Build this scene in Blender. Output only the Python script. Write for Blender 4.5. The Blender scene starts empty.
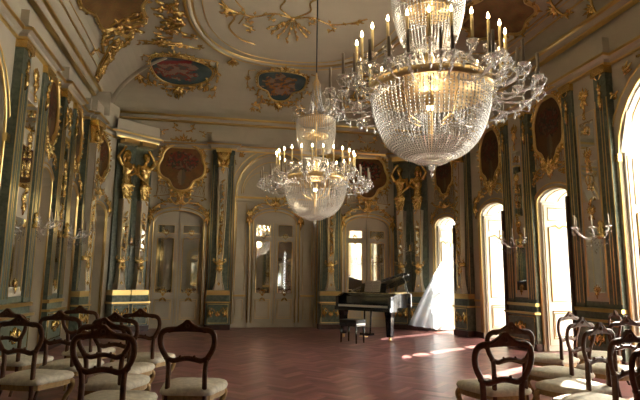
import bpy, math, random
from math import sin, cos, pi, sqrt, atan2, exp
from mathutils import Vector, Matrix, noise
R = random.Random(7)
S = bpy.context.scene
COL = S.collection
XL, XR, YB, YF = -3.05, 6.06, 14.06, -3.6
MX = 1.505

# ------------------------------------------------------------------ materials
def mat(name, col=(.8,.8,.8), rough=.5, metal=0., spec=.5, emit=None, estr=0., bump=0., bscale=30., var=0., vscale=6., col2=None, attr=None, coat=0., trans=0.):
    m = bpy.data.materials.new(name); m.use_nodes = True
    nt = m.node_tree; N = nt.nodes; L = nt.links
    b = N['Principled BSDF']
    b.inputs['Base Color'].default_value = (*col, 1)
    b.inputs['Roughness'].default_value = rough
    b.inputs['Metallic'].default_value = metal
    b.inputs['Specular IOR Level'].default_value = spec
    b.inputs['Coat Weight'].default_value = coat
    b.inputs['Transmission Weight'].default_value = trans
    tc = N.new('ShaderNodeTexCoord')
    if attr:
        a = N.new('ShaderNodeAttribute'); a.attribute_name = attr
        src = a.outputs['Color']
        if var:
            n = N.new('ShaderNodeTexNoise'); n.inputs['Scale'].default_value = vscale; n.inputs['Detail'].default_value = 6
            L.new(tc.outputs['Object'], n.inputs['Vector'])
            mx = N.new('ShaderNodeMix'); mx.data_type = 'RGBA'; mx.blend_type = 'OVERLAY'; mx.inputs[0].default_value = var
            L.new(src, mx.inputs[6]); L.new(n.outputs['Color'], mx.inputs[7]); src = mx.outputs[2]
        L.new(src, b.inputs['Base Color'])
    elif var or col2:
        n = N.new('ShaderNodeTexNoise'); n.inputs['Scale'].default_value = vscale; n.inputs['Detail'].default_value = 7
        n.inputs['Distortion'].default_value = .6
        L.new(tc.outputs['Object'], n.inputs['Vector'])
        cr = N.new('ShaderNodeValToRGB')
        cr.color_ramp.elements[0].position = .35; cr.color_ramp.elements[1].position = .65
        c2 = col2 or tuple(c*(1-var) for c in col)
        cr.color_ramp.elements[0].color = (*col, 1); cr.color_ramp.elements[1].color = (*c2, 1)
        L.new(n.outputs['Fac'], cr.inputs['Fac']); L.new(cr.outputs['Color'], b.inputs['Base Color'])
    if bump:
        n2 = N.new('ShaderNodeTexNoise'); n2.inputs['Scale'].default_value = bscale; n2.inputs['Detail'].default_value = 4
        L.new(tc.outputs['Object'], n2.inputs['Vector'])
        bp = N.new('ShaderNodeBump'); bp.inputs['Strength'].default_value = bump; bp.inputs['Distance'].default_value = .02
        L.new(n2.outputs['Fac'], bp.inputs['Height']); L.new(bp.outputs['Normal'], b.inputs['Normal'])
    if emit:
        b.inputs['Emission Color'].default_value = (*emit, 1); b.inputs['Emission Strength'].default_value = estr
    return m

def crystal(name, tint=(1, 1, 1), transp=.45, diff=.25, rough=.08):
    m = bpy.data.materials.new(name); m.use_nodes = True
    nt = m.node_tree; N = nt.nodes; L = nt.links; N.clear()
    o = N.new('ShaderNodeOutputMaterial')
    t = N.new('ShaderNodeBsdfTransparent'); t.inputs[0].default_value = (*tint, 1)
    g = N.new('ShaderNodeBsdfGlossy'); g.inputs['Color'].default_value = (*tint, 1); g.inputs['Roughness'].default_value = rough
    d = N.new('ShaderNodeBsdfTranslucent'); d.inputs[0].default_value = (*tint, 1)
    m1 = N.new('ShaderNodeMixShader'); m1.inputs[0].default_value = diff
    L.new(g.outputs[0], m1.inputs[1]); L.new(d.outputs[0], m1.inputs[2])
    m2 = N.new('ShaderNodeMixShader'); m2.inputs[0].default_value = transp
    L.new(m1.outputs[0], m2.inputs[1]); L.new(t.outputs[0], m2.inputs[2]); L.new(m2.outputs[0], o.inputs['Surface'])
    return m

def sheer(name, transp=.3, col=(.93, .95, .98)):
    m = bpy.data.materials.new(name); m.use_nodes = True
    nt = m.node_tree; N = nt.nodes; L = nt.links; N.clear()
    o = N.new('ShaderNodeOutputMaterial')
    t = N.new('ShaderNodeBsdfTransparent'); t.inputs[0].default_value = (1, 1, 1, 1)
    g = N.new('ShaderNodeBsdfDiffuse'); g.inputs[0].default_value = (*col, 1)
    d = N.new('ShaderNodeBsdfTranslucent'); d.inputs[0].default_value = (*col, 1)
    m1 = N.new('ShaderNodeMixShader'); m1.inputs[0].default_value = .6
    L.new(g.outputs[0], m1.inputs[1]); L.new(d.outputs[0], m1.inputs[2])
    m2 = N.new('ShaderNodeMixShader'); m2.inputs[0].default_value = transp
    L.new(m1.outputs[0], m2.inputs[1]); L.new(t.outputs[0], m2.inputs[2]); L.new(m2.outputs[0], o.inputs['Surface'])
    return m

CREAM = mat('cream_paint', (.61, .55, .425), .55, var=.08, vscale=2.5)
CEILM = mat('ceiling_plaster', (.60, .54, .41), .7, var=.07, vscale=1.5)
WHITE = mat('white_door_paint', (.62, .59, .50), .45)
OCHRE = mat('dull_gold_paint', (.36, .22, .05), .5, metal=.3)
GREEN = mat('green_marble', (.085, .115, .08), .3, col2=(.16, .185, .135), vscale=14)
GOLD = mat('gold_leaf', (.78, .56, .21), .25, metal=1., bump=.35, bscale=60)
GOLDT = mat('gold_trim', (.80, .59, .24), .28, metal=1.)
BASEM = mat('red_brown_marble', (.075, .033, .028), .3, var=.4, vscale=12)
WOOD = mat('dark_mahogany', (.115, .046, .021), .5, var=.4, vscale=18, spec=.25)
GILTW = mat('gilt_wood', (.42, .27, .11), .38, metal=.35, var=.3, vscale=30)
DAMASK = mat('cream_damask', (.50, .46, .37), .75, col2=(.66, .61, .48), vscale=22)
MIRROR = mat('mirror_glass', (.80, .82, .80), .03, metal=1.)
BLACKM = mat('black_lacquer', (.008, .008, .009), .12, coat=.6)
BLACKS = mat('black_leather', (.012, .012, .013), .45)
BRASS = mat('polished_brass', (.86, .66, .34), .32, metal=1.)
IVORY = mat('ivory_keys', (.8, .78, .7), .3)
PAPER = mat('sheet_paper', (.62, .58, .50), .8)
INK = mat('printed_ink', (.05, .05, .05), .8)
WAX = mat('wax_glow_tint', (.86, .72, .38), .5)  # brightened yellow: the flame's glow is put into the wax colour
DWAX = mat('unlit_candle', (.40, .34, .25), .5)
FLAME = mat('candle_flame', (1, .8, .5), .5, emit=(1., .72, .38), estr=38.)
BULB = mat('glowing_bulb', (1, .8, .5), .5, emit=(1., .75, .38), estr=25.)
CRY = crystal('cut_crystal')
CRYB = crystal('crystal_beads', (1., .985, .95), .12, .62, .12)
SHEER = sheer('sheer_voile', .40, (.80, .88, .95))
SHEERW = sheer('window_voile', .10, (.80, .78, .70))  # for the added, unseen window sheers that diffuse the daylight
PICT = mat('oil_painting', attr='Col', rough=.45, var=.35, vscale=16)
FLOORM = mat('parquet', attr='Col', rough=.33, var=.35, vscale=9, bump=.06, bscale=14, spec=.5)
WALNUT = mat('shutter_wood', (.085, .055, .035), .5, var=.3, vscale=10)
DARKM = mat('dark_velvet', (.05, .03, .02), .8)
STONE = mat('pale_stone', (.75, .72, .66), .8)
CABLE = mat('dark_cable', (.02, .02, .02), .5)
GLASSP = crystal('window_pane', (1, 1, 1), .9, .0, .02)

# ------------------------------------------------------------------ mesh builder
def ident(u, w, z): return (u, w, z)
class MB:
    def __init__(s, F=ident): s.v = []; s.f = []; s.c = []; s.sm = []; s.F = F
    def add(s, vs, fs, smooth=False, col=None, F=None):
        F = F or s.F; n = len(s.v)
        s.v += [tuple(F(*p)) for p in vs]
        for f in fs: s.f.append([i+n for i in f]); s.sm.append(smooth); s.c.append(col)
    def box(s, a, b, c, d, e, f, col=None):
        s.add([(a,c,e),(b,c,e),(b,d,e),(a,d,e),(a,c,f),(b,c,f),(b,d,f),(a,d,f)],
              [(0,3,2,1),(4,5,6,7),(0,1,5,4),(1,2,6,5),(2,3,7,6),(3,0,4,7)], col=col)
    def prism(s, poly, w0, w1, smooth=False):          # poly in (u,z), extruded in w
        n = len(poly)
        s.add([(u, w0, z) for u, z in poly]+[(u, w1, z) for u, z in poly],
              [tuple(range(n)), tuple(range(2*n-1, n-1, -1))]+[(i, n+i, n+(i+1)%n, (i+1)%n) for i in range(n)], smooth)
    def prismz(s, poly, z0, z1):                        # poly in (u,w), extruded in z
        n = len(poly)
        s.add([(u, w, z0) for u, w in poly]+[(u, w, z1) for u, w in poly],
              [tuple(range(n)), tuple(range(2*n-1, n-1, -1))]+[(i, n+i, n+(i+1)%n, (i+1)%n) for i in range(n)])
    def tube(s, pts, r, n=6, closed=False, fl=1., caps=True, F=None, up=None):
        F = F or s.F
        P = [Vector(F(*p)) for p in pts]; m = len(P)
        rr = r if isinstance(r, (list, tuple)) else [r]*m
        vs = []; prev = None
        for i in range(m):
            if closed: t = P[(i+1) % m]-P[i-1]
            else: t = P[min(i+1, m-1)]-P[max(i-1, 0)]
            if t.length < 1e-9: t = Vector((0, 0, 1))
            t.normalize()
            if up is not None:
                a = Vector(up); a = a-t*a.dot(t)
                if a.length < 1e-4: a = t.orthogonal()
            elif prev is None: a = t.orthogonal()
            else:
                a = prev-t*prev.dot(t)
                if a.length < 1e-6: a = t.orthogonal()
            a.normalize(); prev = a; b = t.cross(a)
            for k in range(n):
                q = 2*pi*k/n
                vs.append(P[i]+a*cos(q)*rr[i]*fl+b*sin(q)*rr[i])
        fs = []
        for i in range(m if closed else m-1):
            j = (i+1) % m
            for k in range(n): fs.append((i*n+k, i*n+(k+1) % n, j*n+(k+1) % n, j*n+k))
        if not closed and caps: fs += [tuple(range(n-1, -1, -1)), tuple((m-1)*n+k for k in range(n))]
        s.add(vs, fs, True, F=ident)
    def curve(s, pts, r, n=5, k=5):
        out = []
        for i in range(len(pts)-1):
            g = lambda j: pts[max(0, min(len(pts)-1, j))]
            p0, p1, p2, p3 = g(i-1), g(i), g(i+1), g(i+2)
            for q in range(k):
                t = q/k; out.append(tuple(.5*(2*b+(c-a)*t+(2*a-5*b+4*c-d)*t*t+(3*b-a-3*c+d)*t**3) for a, b, c, d in zip(p0, p1, p2, p3)))
        out.append(pts[-1]); s.tube(out, r, n)
    def lathe(s, prof, c=(0, 0, 0), seg=12, ru=1., rw=1., a0=0, a1=2*pi):
        full = abs(a1-a0-2*pi) < 1e-6; m = seg if full else seg+1
        vs = []
        for r, z in prof:
            for k in range(m):
                q = a0+(a1-a0)*k/seg
                vs.append((c[0]+r*cos(q)*ru, c[1]+r*sin(q)*rw, c[2]+z))
        fs = []
        for i in range(len(prof)-1):
            for k in range(m if full else m-1):
                k2 = (k+1) % m
                fs.append((i*m+k, i*m+k2, (i+1)*m+k2, (i+1)*m+k))
        if full: fs += [tuple(range(m-1, -1, -1)), tuple((len(prof)-1)*m+k for k in range(m))]
        s.add(vs, fs, True)
    def ball(s, c, r, seg=8, sx=1, sy=1, sz=1):
        prof = [(r*sin(pi*i/seg), -r*cos(pi*i/seg)) for i in range(seg+1)]
        prof[0] = (r*.02, -r); prof[-1] = (r*.02, r)
        s.lathe([(a, b*sz) for a, b in prof], c, seg, sx, sy)
    def octa(s, c, r, h=None):
        h = h or r; x, y, z = c
        s.add([(x+r,y,z),(x,y+r,z),(x-r,y,z),(x,y-r,z),(x,y,z+h),(x,y,z-h)],
              [(0,1,4),(1,2,4),(2,3,4),(3,0,4),(1,0,5),(2,1,5),(3,2,5),(0,3,5)])
    def grid(s, rows, smooth=True, cols=None):
        m = len(rows[0]); vs = [p for r in rows for p in r]; n0 = len(s.v)
        s.v += [tuple(s.F(*p)) for p in vs]
        for i in range(len(rows)-1):
            for k in range(m-1):
                s.f.append([n0+i*m+k, n0+i*m+k+1, n0+(i+1)*m+k+1, n0+(i+1)*m+k]); s.sm.append(smooth)
                s.c.append(cols(i, k) if cols else None)
    # ---- rococo relief pieces in (u, z) with relief w
    def leaf(s, u, z, ang, ln, wd, w=.0, h=None):
        h = h or wd*.6; ca, sa = cos(ang), sin(ang)
        def p(a, b, c): return (u+a*ca-b*sa, w+c, z+a*sa+b*ca)
        s.add([p(0,0,0), p(ln*.3,wd*.5,.2*h), p(ln*.65,wd*.42,.2*h), p(ln,0,h*.3), p(ln*.65,-wd*.42,.2*h), p(ln*.3,-wd*.5,.2*h), p(ln*.2,0,h), p(ln*.6,0,h*1.1),
               p(0,0,-.3*h), p(ln,0,-.3*h)],
              [(0,1,6),(1,2,7,6),(2,3,7),(3,4,7),(4,5,6,7),(5,0,6),(0,8,1),(1,8,9,2),(2,9,3),(3,9,4),(4,9,8,5),(5,8,0)], True)
    def scroll(s, u, z, ang, size, flip=1, w=.02, turns=.75, r=None, leaves=True, n=16):
        r = r or size*.07; pts = []; rs = []
        x, y, a = u, z, ang; st = size*1.9/n
        for i in range(n+1):
            t = i/n
            pts.append((x, w, y)); rs.append(max(r*.35, r*(1.15-.6*t)))
            k = (.4+5.2*t*t)*turns*2
            a += flip*k/n*2.2; x += cos(a)*st*(1-.45*t); y += sin(a)*st*(1-.45*t)
            if leaves and i in (3, 6, 9): s.leaf(x, y, a-flip*1.0, size*.28, size*.15, w)
        s.tube(pts, rs, 5)
        s.ball((x, w, y), r*1.25, 4)
    def spray(s, u, z, ang, size, n=5, spread=1.9, w=.02):
        for i in range(n):
            q = ang+(i-(n-1)/2)*spread/max(1, n-1)
            l = size*(1-.35*abs(i-(n-1)/2)/max(1, (n-1)/2))
            s.leaf(u, z, q, l, size*.26, w)
        s.ball((u, w, z), size*.12, 5)
    def rect(s, u0, u1, z0, z1, w, r=.008):
        s.tube([(u0,w,z0),(u1,w,z0),(u1,w,z1),(u0,w,z1)], r, 4, closed=True)
    def arch(s, uc, hw, z0, zs, rise, w, r=.01, n=14, fl=1.):
        pts = [(uc-hw, w, z0)]+[(uc+hw*cos(pi-pi*i/n), w, zs+rise*sin(pi*i/n)) for i in range(n+1)]+[(uc+hw, w, z0)]
        s.tube(pts, r, 4)
    def build(s, name, m, parent=None, kind=None, label=None):
        me = bpy.data.meshes.new(name); o = bpy.data.objects.new(name, me); COL.objects.link(o)
        org = Vector((0, 0, 0))
        if parent is not None:
            o.parent = parent; org = Vector(parent.get('_o', (0, 0, 0)))
        if kind: o['kind'] = kind
        if label: o['label'] = label
        vs = [tuple(Vector(p)-org) for p in s.v]
        me.from_pydata(vs, [], s.f); me.update()
        import bmesh
        bm = bmesh.new(); bm.from_mesh(me); bmesh.ops.recalc_face_normals(bm, faces=bm.faces[:]) if not any(s.c) else None
        bm.to_mesh(me); bm.free()
        me.polygons.foreach_set('use_smooth', s.sm)
        if any(c is not None for c in s.c):
            at = me.color_attributes.new('Col', 'FLOAT_COLOR', 'CORNER')
            i = 0
            for p in me.polygons:
                c = s.c[p.index] or (.5, .5, .5)
                for _ in range(p.loop_total): at.data[i].color = (*c, 1); i += 1
        me.materials.append(m)
        if parent is not None: o['_o'] = tuple(org)
        return o
def thing(name, label, cat, loc=(0, 0, 0), group=None):
    o = bpy.data.objects.new(name, None); COL.objects.link(o); o.location = loc; o['_o'] = loc
    o.empty_display_size = .1
    o['label'] = label; o['category'] = cat
    if group: o['group'] = group
    return o
def tag(o, label, cat, group=None, kind=None):
    o['label'] = label; o['category'] = cat
    if group: o['group'] = group
    if kind: o['kind'] = kind
    return o
def kids(o): return [c for c in bpy.data.objects if c.parent == o]
def dup(src, loc, rz=0., label=None, group=None, sc=None, kd=None):
    kd = kd or tree(src)
    r = src.copy(); COL.objects.link(r); r.location = loc; r.rotation_euler = (0, 0, rz)
    if sc: r.scale = sc
    if label: r['label'] = label
    if group: r['group'] = group
    def rec(lst, par):
        for o, sub in lst:
            c = o.copy(); COL.objects.link(c); c.parent = par; rec(sub, c)
    rec(kd, r)
    return r
def tree(o): return [(c, tree(c)) for c in kids(o)]

# ------------------------------------------------------------------ wall frames
def FB(u, w, z): return (u, YB-w, z)
def FF(u, w, z): return (u, YF+w, z)
def FL(u, w, z): return (XL+w, u, z)
def FR(u, w, z): return (XR-w, u, z)
def seg(P, Q, c=(MX, 6)):
    P = Vector(P); Q = Vector(Q); d = (Q-P).normalized(); n = Vector((-d.y, d.x))
    if n.dot(Vector(c)-P) < 0: n = -n
    def F(u, w, z): return (P.x+d.x*u+n.x*w, P.y+d.y*u+n.y*w, z)
    F.len = (Q-P).length
    return F
L0, L1, L2 = (XL, 12.3), (-2.62, 13.5), (-1.9, YB)
R0, R1, R2 = (XR, 12.3), (5.63, 13.5), (4.91, YB)
FL1, FL2 = seg(L0, L1), seg(L1, L2)
FR1, FR2 = seg(R0, R1), seg(R1, R2)
# cove: u along the wall, z = metres of arc up from the cove's foot (flat ceiling past 2.1), w out of the surface
CI, CH, CZ, ARC = 1.6, 1.05, 5.55, 2.1
def cove(side):
    def F(u, w, z):
        if z <= ARC:
            p = z/ARC*pi/2; d = CI*(1-cos(p)); h = CZ+CH*sin(p)
            nx, nz = CH*cos(p), -CI*sin(p); l = sqrt(nx*nx+nz*nz); d += nx/l*w; h += nz/l*w
        else: d = CI+(z-ARC); h = CZ+CH-w
        return {'B': (u, YB-d, h), 'L': (XL+d, u, h), 'R': (XR-d, u, h), 'F': (u, YF+d, h)}[side]
    return F
def FC(u, w, z): return (u, z, CZ+CH-w)      # flat ceiling: u = X, z = Y

def struct(name, mb, m, parent=None): return mb.build(name, m, parent, None if parent else 'structure')

# ------------------------------------------------------------------ floor: herringbone parquet
def floor():
    mb = MB(); Lp, Wp = .40, .08
    base = [(.27, .115, .108), (.22, .088, .085), (.33, .15, .14), (.25, .11, .108), (.17, .068, .068)]
    c45 = cos(pi/4)
    n = 0
    for i in range(-190, 190):
        for j in range(-36, 36):
            for k in (0, 1):
                # classic herringbone on the rotated lattice
                ox = i*Wp+j*Lp; oy = i*Wp-j*Lp
                if k == 0: a, b, c, d = ox, ox+Lp, oy, oy+Wp
                else: a, b, c, d = ox, ox+Wp, oy+Wp, oy+Wp+Lp
                cx, cy = (a+b)/2, (c+d)/2
                X = (cx-cy)*c45+MX; Y = (cx+cy)*c45+5
                if X < XL-.45 or X > XR+1.0 or Y < YF-.3 or Y > YB+.7: continue
                q = [(a, c), (b, c), (b, d), (a, d)]
                col = R.choice(base); f = R.uniform(.8, 1.2); col = tuple(x*f for x in col)
                mb.add([((x-y)*c45+MX, (x+y)*c45+5, 0) for x, y in q], [(0, 1, 2, 3)], col=col)
    o = struct('floor', mb, FLOORM)
    m = MB(); m.box(XL-.6, XR+1.1, YF-.4, YB+.8, -.12, -.004); struct('floor_slab', m, BASEM)
floor()

# ------------------------------------------------------------------ walls with arched openings
def wall_mb(F, u0, u1, z1, ops, T, mb=None):
    """ops: (uc, hw, spring, rise)"""
    mb = mb or MB(F); u = u0
    for uc, hw, zs, rise in sorted(ops):
        mb.box(u, uc-hw, -T, 0, 0, z1)
        n = 12
        for i in range(n):
            a, b = uc-hw+2*hw*i/n, uc-hw+2*hw*(i+1)/n
            za = zs+rise*sqrt(max(0, 1-((a-uc)/hw)**2)); zb = zs+rise*sqrt(max(0, 1-((b-uc)/hw)**2))
            mb.prism([(a, za), (b, zb), (b, z1), (a, z1)], -T, 0)
        u = uc+hw
    mb.box(u, u1, -T, 0, 0, z1)
    return mb
ZT = 5.56
TR = .78
OPR = [(5.62, 1.22, 3.25, 1.25), (8.53, .49, 2.78, .24), (10.71, .56, 2.80, .26)]
OPL = [(6.6, 1.22, 3.25, 1.25), (9.63, .38, 2.9, .25), (11.37, .36, 2.9, .25), (3.6, .5, 2.8, .26), (1.2, .5, 2.8, .26), (-1.2, .5, 2.8, .26)]
OPB = [(MX-2.56, .64, 2.74, .30), (MX, 1.13, 3.56, 1.2), (MX+2.56, .64, 2.74, .30)]
struct('wall_right', wall_mb(FR, YF-.3, 12.3, ZT, OPR, TR), CREAM)
struct('wall_left', wall_mb(FL, YF-.3, 12.3, ZT, OPL, .34), CREAM)
struct('wall_back', wall_mb(FB, L2[0], R2[0], ZT, OPB, .42), CREAM)
OPF = [(MX-2.56, .64, 2.74, .30), (MX, .70, 2.8, .30), (MX+2.56, .64, 2.74, .30)]
struct('wall_front', wall_mb(FF, XL-.3, XR+.8, ZT, OPF, .3), CREAM)
DC = (.56, .38, 2.74, .25); DL = (.58, .33, 2.74, .25)
struct('wall_corner_right', wall_mb(FR1, -.0, FR1.len, ZT, [DC], .6), CREAM)
struct('wall_corner_left', wall_mb(FL1, 0, FL1.len, ZT, [DL], .25), CREAM)
struct('wall_corner_far_right', wall_mb(FR2, 0, FR2.len, 4.9, [], .2), CREAM)
struct('wall_corner_far_left', wall_mb(FL2, 0, FL2.len, 4.9, [], .2), CREAM)
# outer shell behind niches, closing the corners
m = MB(); m.box(XL-.45, XL-.34, YF-.3, 12.4, 0, ZT); m.box(L0[0]-.45, L1[0]-.0, 12.36, 12.38, 5.0, ZT)
m.box(XL-.5, -1.6, YB+.42, YB+.5, 0, 6.8); m.box(XL-.5, XL-.36, 12.3, YB+.5, 0, 6.8)
struct('wall_outer_left', m, CREAM)
m = MB(); m.box(MX-3.4, MX+4.6, YB+.44, YB+.52, 0, 6.8); m.box(MX-3.4, MX-1.95, YB-.0, YB+.44, 4.95, 5.56) if 0 else None
struct('wall_outer_back', m, CREAM)
# upper band over the canted corners (rectangular in plan again)
m = MB(); m.box(XL-.2, XL, 12.3, YB, 4.9, ZT); m.box(XL-.2, L2[0], YB, YB+.3, 4.9, ZT)
m.prismz([(XL, 12.3), L1, L2, (XL, YB)], 4.82, 4.94)
struct('wall_attic_left', m, CREAM)
m = MB(); m.box(XR, XR+.2, 12.3, YB, 4.9, ZT); m.box(R2[0], XR+.2, YB, YB+.3, 4.9, ZT)
m.prismz([(XR, 12.3), R1, R2, (XR, YB)], 4.82, 4.94)
struct('wall_attic_right', m, CREAM)

# ------------------------------------------------------------------ ceiling
def ceiling():
    mb = MB(); n = 14
    def corner(t):   # inset d and height at t
        p = t*pi/2; return CI*(1-cos(p)), CZ+CH*sin(p)
    rings = []
    for i in range(n+1):
        d, h = corner(i/n)
        rings.append([(XL+d, YF+d, h), (XR-d, YF+d, h), (XR-d, YB-d, h), (XL+d, YB-d, h)])
    for i in range(n):
        a, b = rings[i], rings[i+1]
        for k in range(4):
            l = (k+1) % 4
            mb.add([a[k], a[l], b[l], b[k]], [(0, 1, 2, 3)], True)
    mb.add(rings[-1], [(0, 1, 2, 3)])
    o = struct('ceiling', mb, CEILM)
    m = MB(); m.box(XL-.6, XR+1, YF-.5, YB+.6, 6.75, 6.9); struct('ceiling_slab', m, STONE)
    m = MB(); m.box(XL-.6, XL-.0, YF-.5, YB+.6, 5.56, 6.75); m.box(XR, XR+1, YF-.5, YB+.6, 5.56, 6.75)
    m.box(XL, XR, YF-.5, YF, 5.56, 6.75); m.box(XL, XR, YB, YB+.6, 5.56, 6.75)
    struct('wall_upper', m, STONE)
ceiling()
# plafond moulding
def plaf(a, b, n=64, z=6.6, cy0=9.4, cy1=1.0):
    pts = []
    for i in range(n):
        q = 2*pi*i/n; c, s_ = cos(q), sin(q)
        x = MX+a*(abs(c)**.8)*(1 if c > 0 else -1)
        y = (abs(s_)**.8)*b
        pts.append((x, (cy0+y) if s_ >= 0 else (cy1-y), z))
    return pts
m = MB(); m.tube(plaf(2.36, 3.02, z=6.585), .045, 6, closed=True); m.tube(plaf(2.22, 2.88, z=6.59), .03, 5, closed=True)
m.tube(plaf(2.02, 2.68, z=6.595), .014, 4, closed=True)
struct('trim_1', m, GOLDT)
m = MB(); m.tube(plaf(2.29, 2.95, z=6.6), .06, 6, closed=True); struct('trim_2', m, CEILM)

# ------------------------------------------------------------------ cornices, ledges, baseboards
def offset_path(path, d):
    """offset an open plan path towards the room centre side by d (mitred)"""
    P = [Vector(p) for p in path]; out = []
    def nrm(a, b):
        t = (b-a).normalized(); return Vector((t.y, -t.x))
    for i in range(len(P)):
        n1 = nrm(P[i-1], P[i]) if i > 0 else nrm(P[i], P[i+1])
        n2 = nrm(P[i], P[i+1]) if i < len(P)-1 else n1
        mn = (n1+n2)
        if mn.length < 1e-5: mn = n1
        mn.normalize(); k = 1/max(.4, mn.dot(n1))
        out.append(P[i]+mn*d*k)
    return out
def sweep(mb, path, prof):
    """prof: (offset into room, z) closed polygon"""
    rings = [offset_path(path, d) for d, z in prof]
    n = len(prof); m_ = len(path); vs = []
    for i in range(m_):
        for k in range(n): vs.append((rings[k][i].x, rings[k][i].y, prof[k][1]))
    fs = []
    for i in range(m_-1):
        for k in range(n): fs.append((i*n+k, i*n+(k+1) % n, (i+1)*n+(k+1) % n, (i+1)*n+k))
    fs += [tuple(range(n)), tuple((m_-1)*n+k for k in range(n-1, -1, -1))]
    mb.add(vs, fs)
# plan path, clockwise seen from above (room on the right-hand side): left wall going +Y, back wall +X, right wall -Y
PD = .12   # projection of piers
PIERL = [(7.92, 9.20), (10.05, 10.97), (11.78, 11.84)]
PIERR = [(6.90, 8.00), (9.06, 10.10), (11.30, 11.60)]
PIERL2 = [(4.2, 5.3), (1.9, 2.9), (-.5, .5), (-3.4, -2.0)]
PIERR2 = [(3.1, 4.2), (1.05, 1.85), (-.6, .2), (-3.4, -2.8)]
def rpath(a, b, piers, X, sgn, d, rev):
    pts = [(X, a)]
    for p, q in sorted(piers):
        if q > b or p < a: continue
        pts += [(X, p), (X+sgn*d, p), (X+sgn*d, q), (X, q)]
    pts.append((X, b))
    return pts[::-1] if rev else pts
CB = [(MX-1.48, .30), (MX+1.48, .30)]
def full_path(d=PD, corner=True, low=None):
    p = rpath(YF, 11.87, PIERL+PIERL2, XL, 1, d, False)
    # freestanding half column at L0, canted niche, caryatid corner
    p += [(XL+d*2.0, 11.87), (XL+d*2.2, 12.38), tuple(FL1(.12, .02, 0)[:2]), tuple(FL1(FL1.len-.05, .02, 0)[:2])]
    p += [tuple(FL2(-.14, .30, 0)[:2]), tuple(FL2(.93, .30, 0)[:2])]
    p += [(-1.72, YB)]
    for c, h in CB: p += [(c-h, YB), (c-h, YB-d*1.6), (c+h, YB-d*1.6), (c+h, YB)]
    p += [(2*MX+1.72, YB)]
    p += [tuple(FR2(.93, .30, 0)[:2]), tuple(FR2(-.14, .30, 0)[:2])]
    p += [tuple(FR1(FR1.len-.05, .02, 0)[:2]), tuple(FR1(.12, .02, 0)[:2]), (XR-d*2.2, 12.38), (XR-d*2.0, 11.75)]
    p += rpath(YF, 11.75, PIERR+PIERR2, XR, -1, d, True)
    return p
PATH = full_path()
m = MB(); sweep(m, PATH, [(-.05, 4.725), (.035, 4.725), (.045, 4.755), (-.05, 4.755)]); sweep(m, PATH, [(.0, 4.825), (.135, 4.825), (.155, 4.86), (.0, 4.86)]); struct('trim_3', m, GOLDT)
m = MB(); sweep(m, PATH, [(-.05, 4.755), (.03, 4.755), (.06, 4.80), (.12, 4.825), (.12, 4.89), (.04, 4.93), (.04, 5.18), (-.05, 5.20)]); struct('trim_4', m, CREAM)
RECT = [(XL, YF), (XL, YB), (XR, YB), (XR, YF)]
m = MB(); sweep(m, RECT, [(-.02, 5.50), (.10, 5.50), (.16, 5.56), (.20, 5.60), (.0, 5.62)]); struct('trim_5', m, CREAM)
m = MB(); sweep(m, RECT, [(.17, 5.555), (.21, 5.575), (.22, 5.61), (.17, 5.62)]); sweep(m, RECT, [(.03, 5.44), (.11, 5.46), (.11, 5.49), (.03, 5.49)])
struct('trim_6', m, GOLDT)
def seglist(F, spans, w0, w1, z0, z1, mb):
    for a, b in spans: mb.F = F; mb.box(a, b, w0, w1, z0, z1)
def gaps(a, b, ops, ex=.1):
    out = []; u = a
    for uc, hw, *_ in sorted(ops):
        out.append((u, uc-hw-ex)); u = uc+hw+ex
    out.append((u, b)); return [(p, q) for p, q in out if q-p > .02]
for nm, F, a, b, ops in (('left', FL, YF, 12.3, OPL), ('right', FR, YF, 12.3, OPR), ('back', FB, L2[0], R2[0], OPB), ('front', FF, XL, XR, OPF)):
    m = MB(); seglist(F, gaps(a, b, ops, .02), 0, .05, 0, .13, m); struct('baseboard_'+nm, m, BASEM)
k = 7
for F, a, b, ops in ((FL, YF, 12.3, OPL), (FR, YF, 12.3, OPR), (FB, L2[0], R2[0], OPB)):
    m = MB(); g = gaps(a, b, ops, .12); seglist(F, g, 0, .035, .82, .87, m); seglist(F, g, 0, .03, .68, .71, m)
    struct('trim_%d' % k, m, GOLDT); k += 1
# gold panel mouldings on cove and frieze
def cline(side, pts, r, mb, w=.005):
    F = cove(side); n = []
    for (u0, z0), (u1, z1) in zip(pts, pts[1:]):
        for i in range(8): n.append((u0+(u1-u0)*i/8, w, z0+(z1-z0)*i/8))
    n.append((pts[-1][0], w, pts[-1][1])); mb.tube(n, r, 4, F=F)
m = MB()
for side in 'LR':
    cline(side, [(-1., .62), (12.4, .62), (12.4, .62)], .022, m); cline(side, [(-1., .78), (9.2, .78), (11.7, .78)], .012, m)
    cline(side, [(2.5, 1.9), (8.4, 1.9)], .012, m)
struct('trim_%d' % k, m, GOLDT); k += 1
m = MB()      # groins at the two far corners
for sx in (-1, 1):
    pts = []
    for i in range(15):
        p = i/14*pi/2; d = CI*(1-cos(p)); h = CZ+CH*sin(p)
        pts.append(((XL+d) if sx < 0 else (XR-d), YB-d, h-.01))
    m.tube(pts, [.10-.05*i/14 for i in range(15)], 6)
struct('trim_%d' % k, m, CEILM); k += 1

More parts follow.
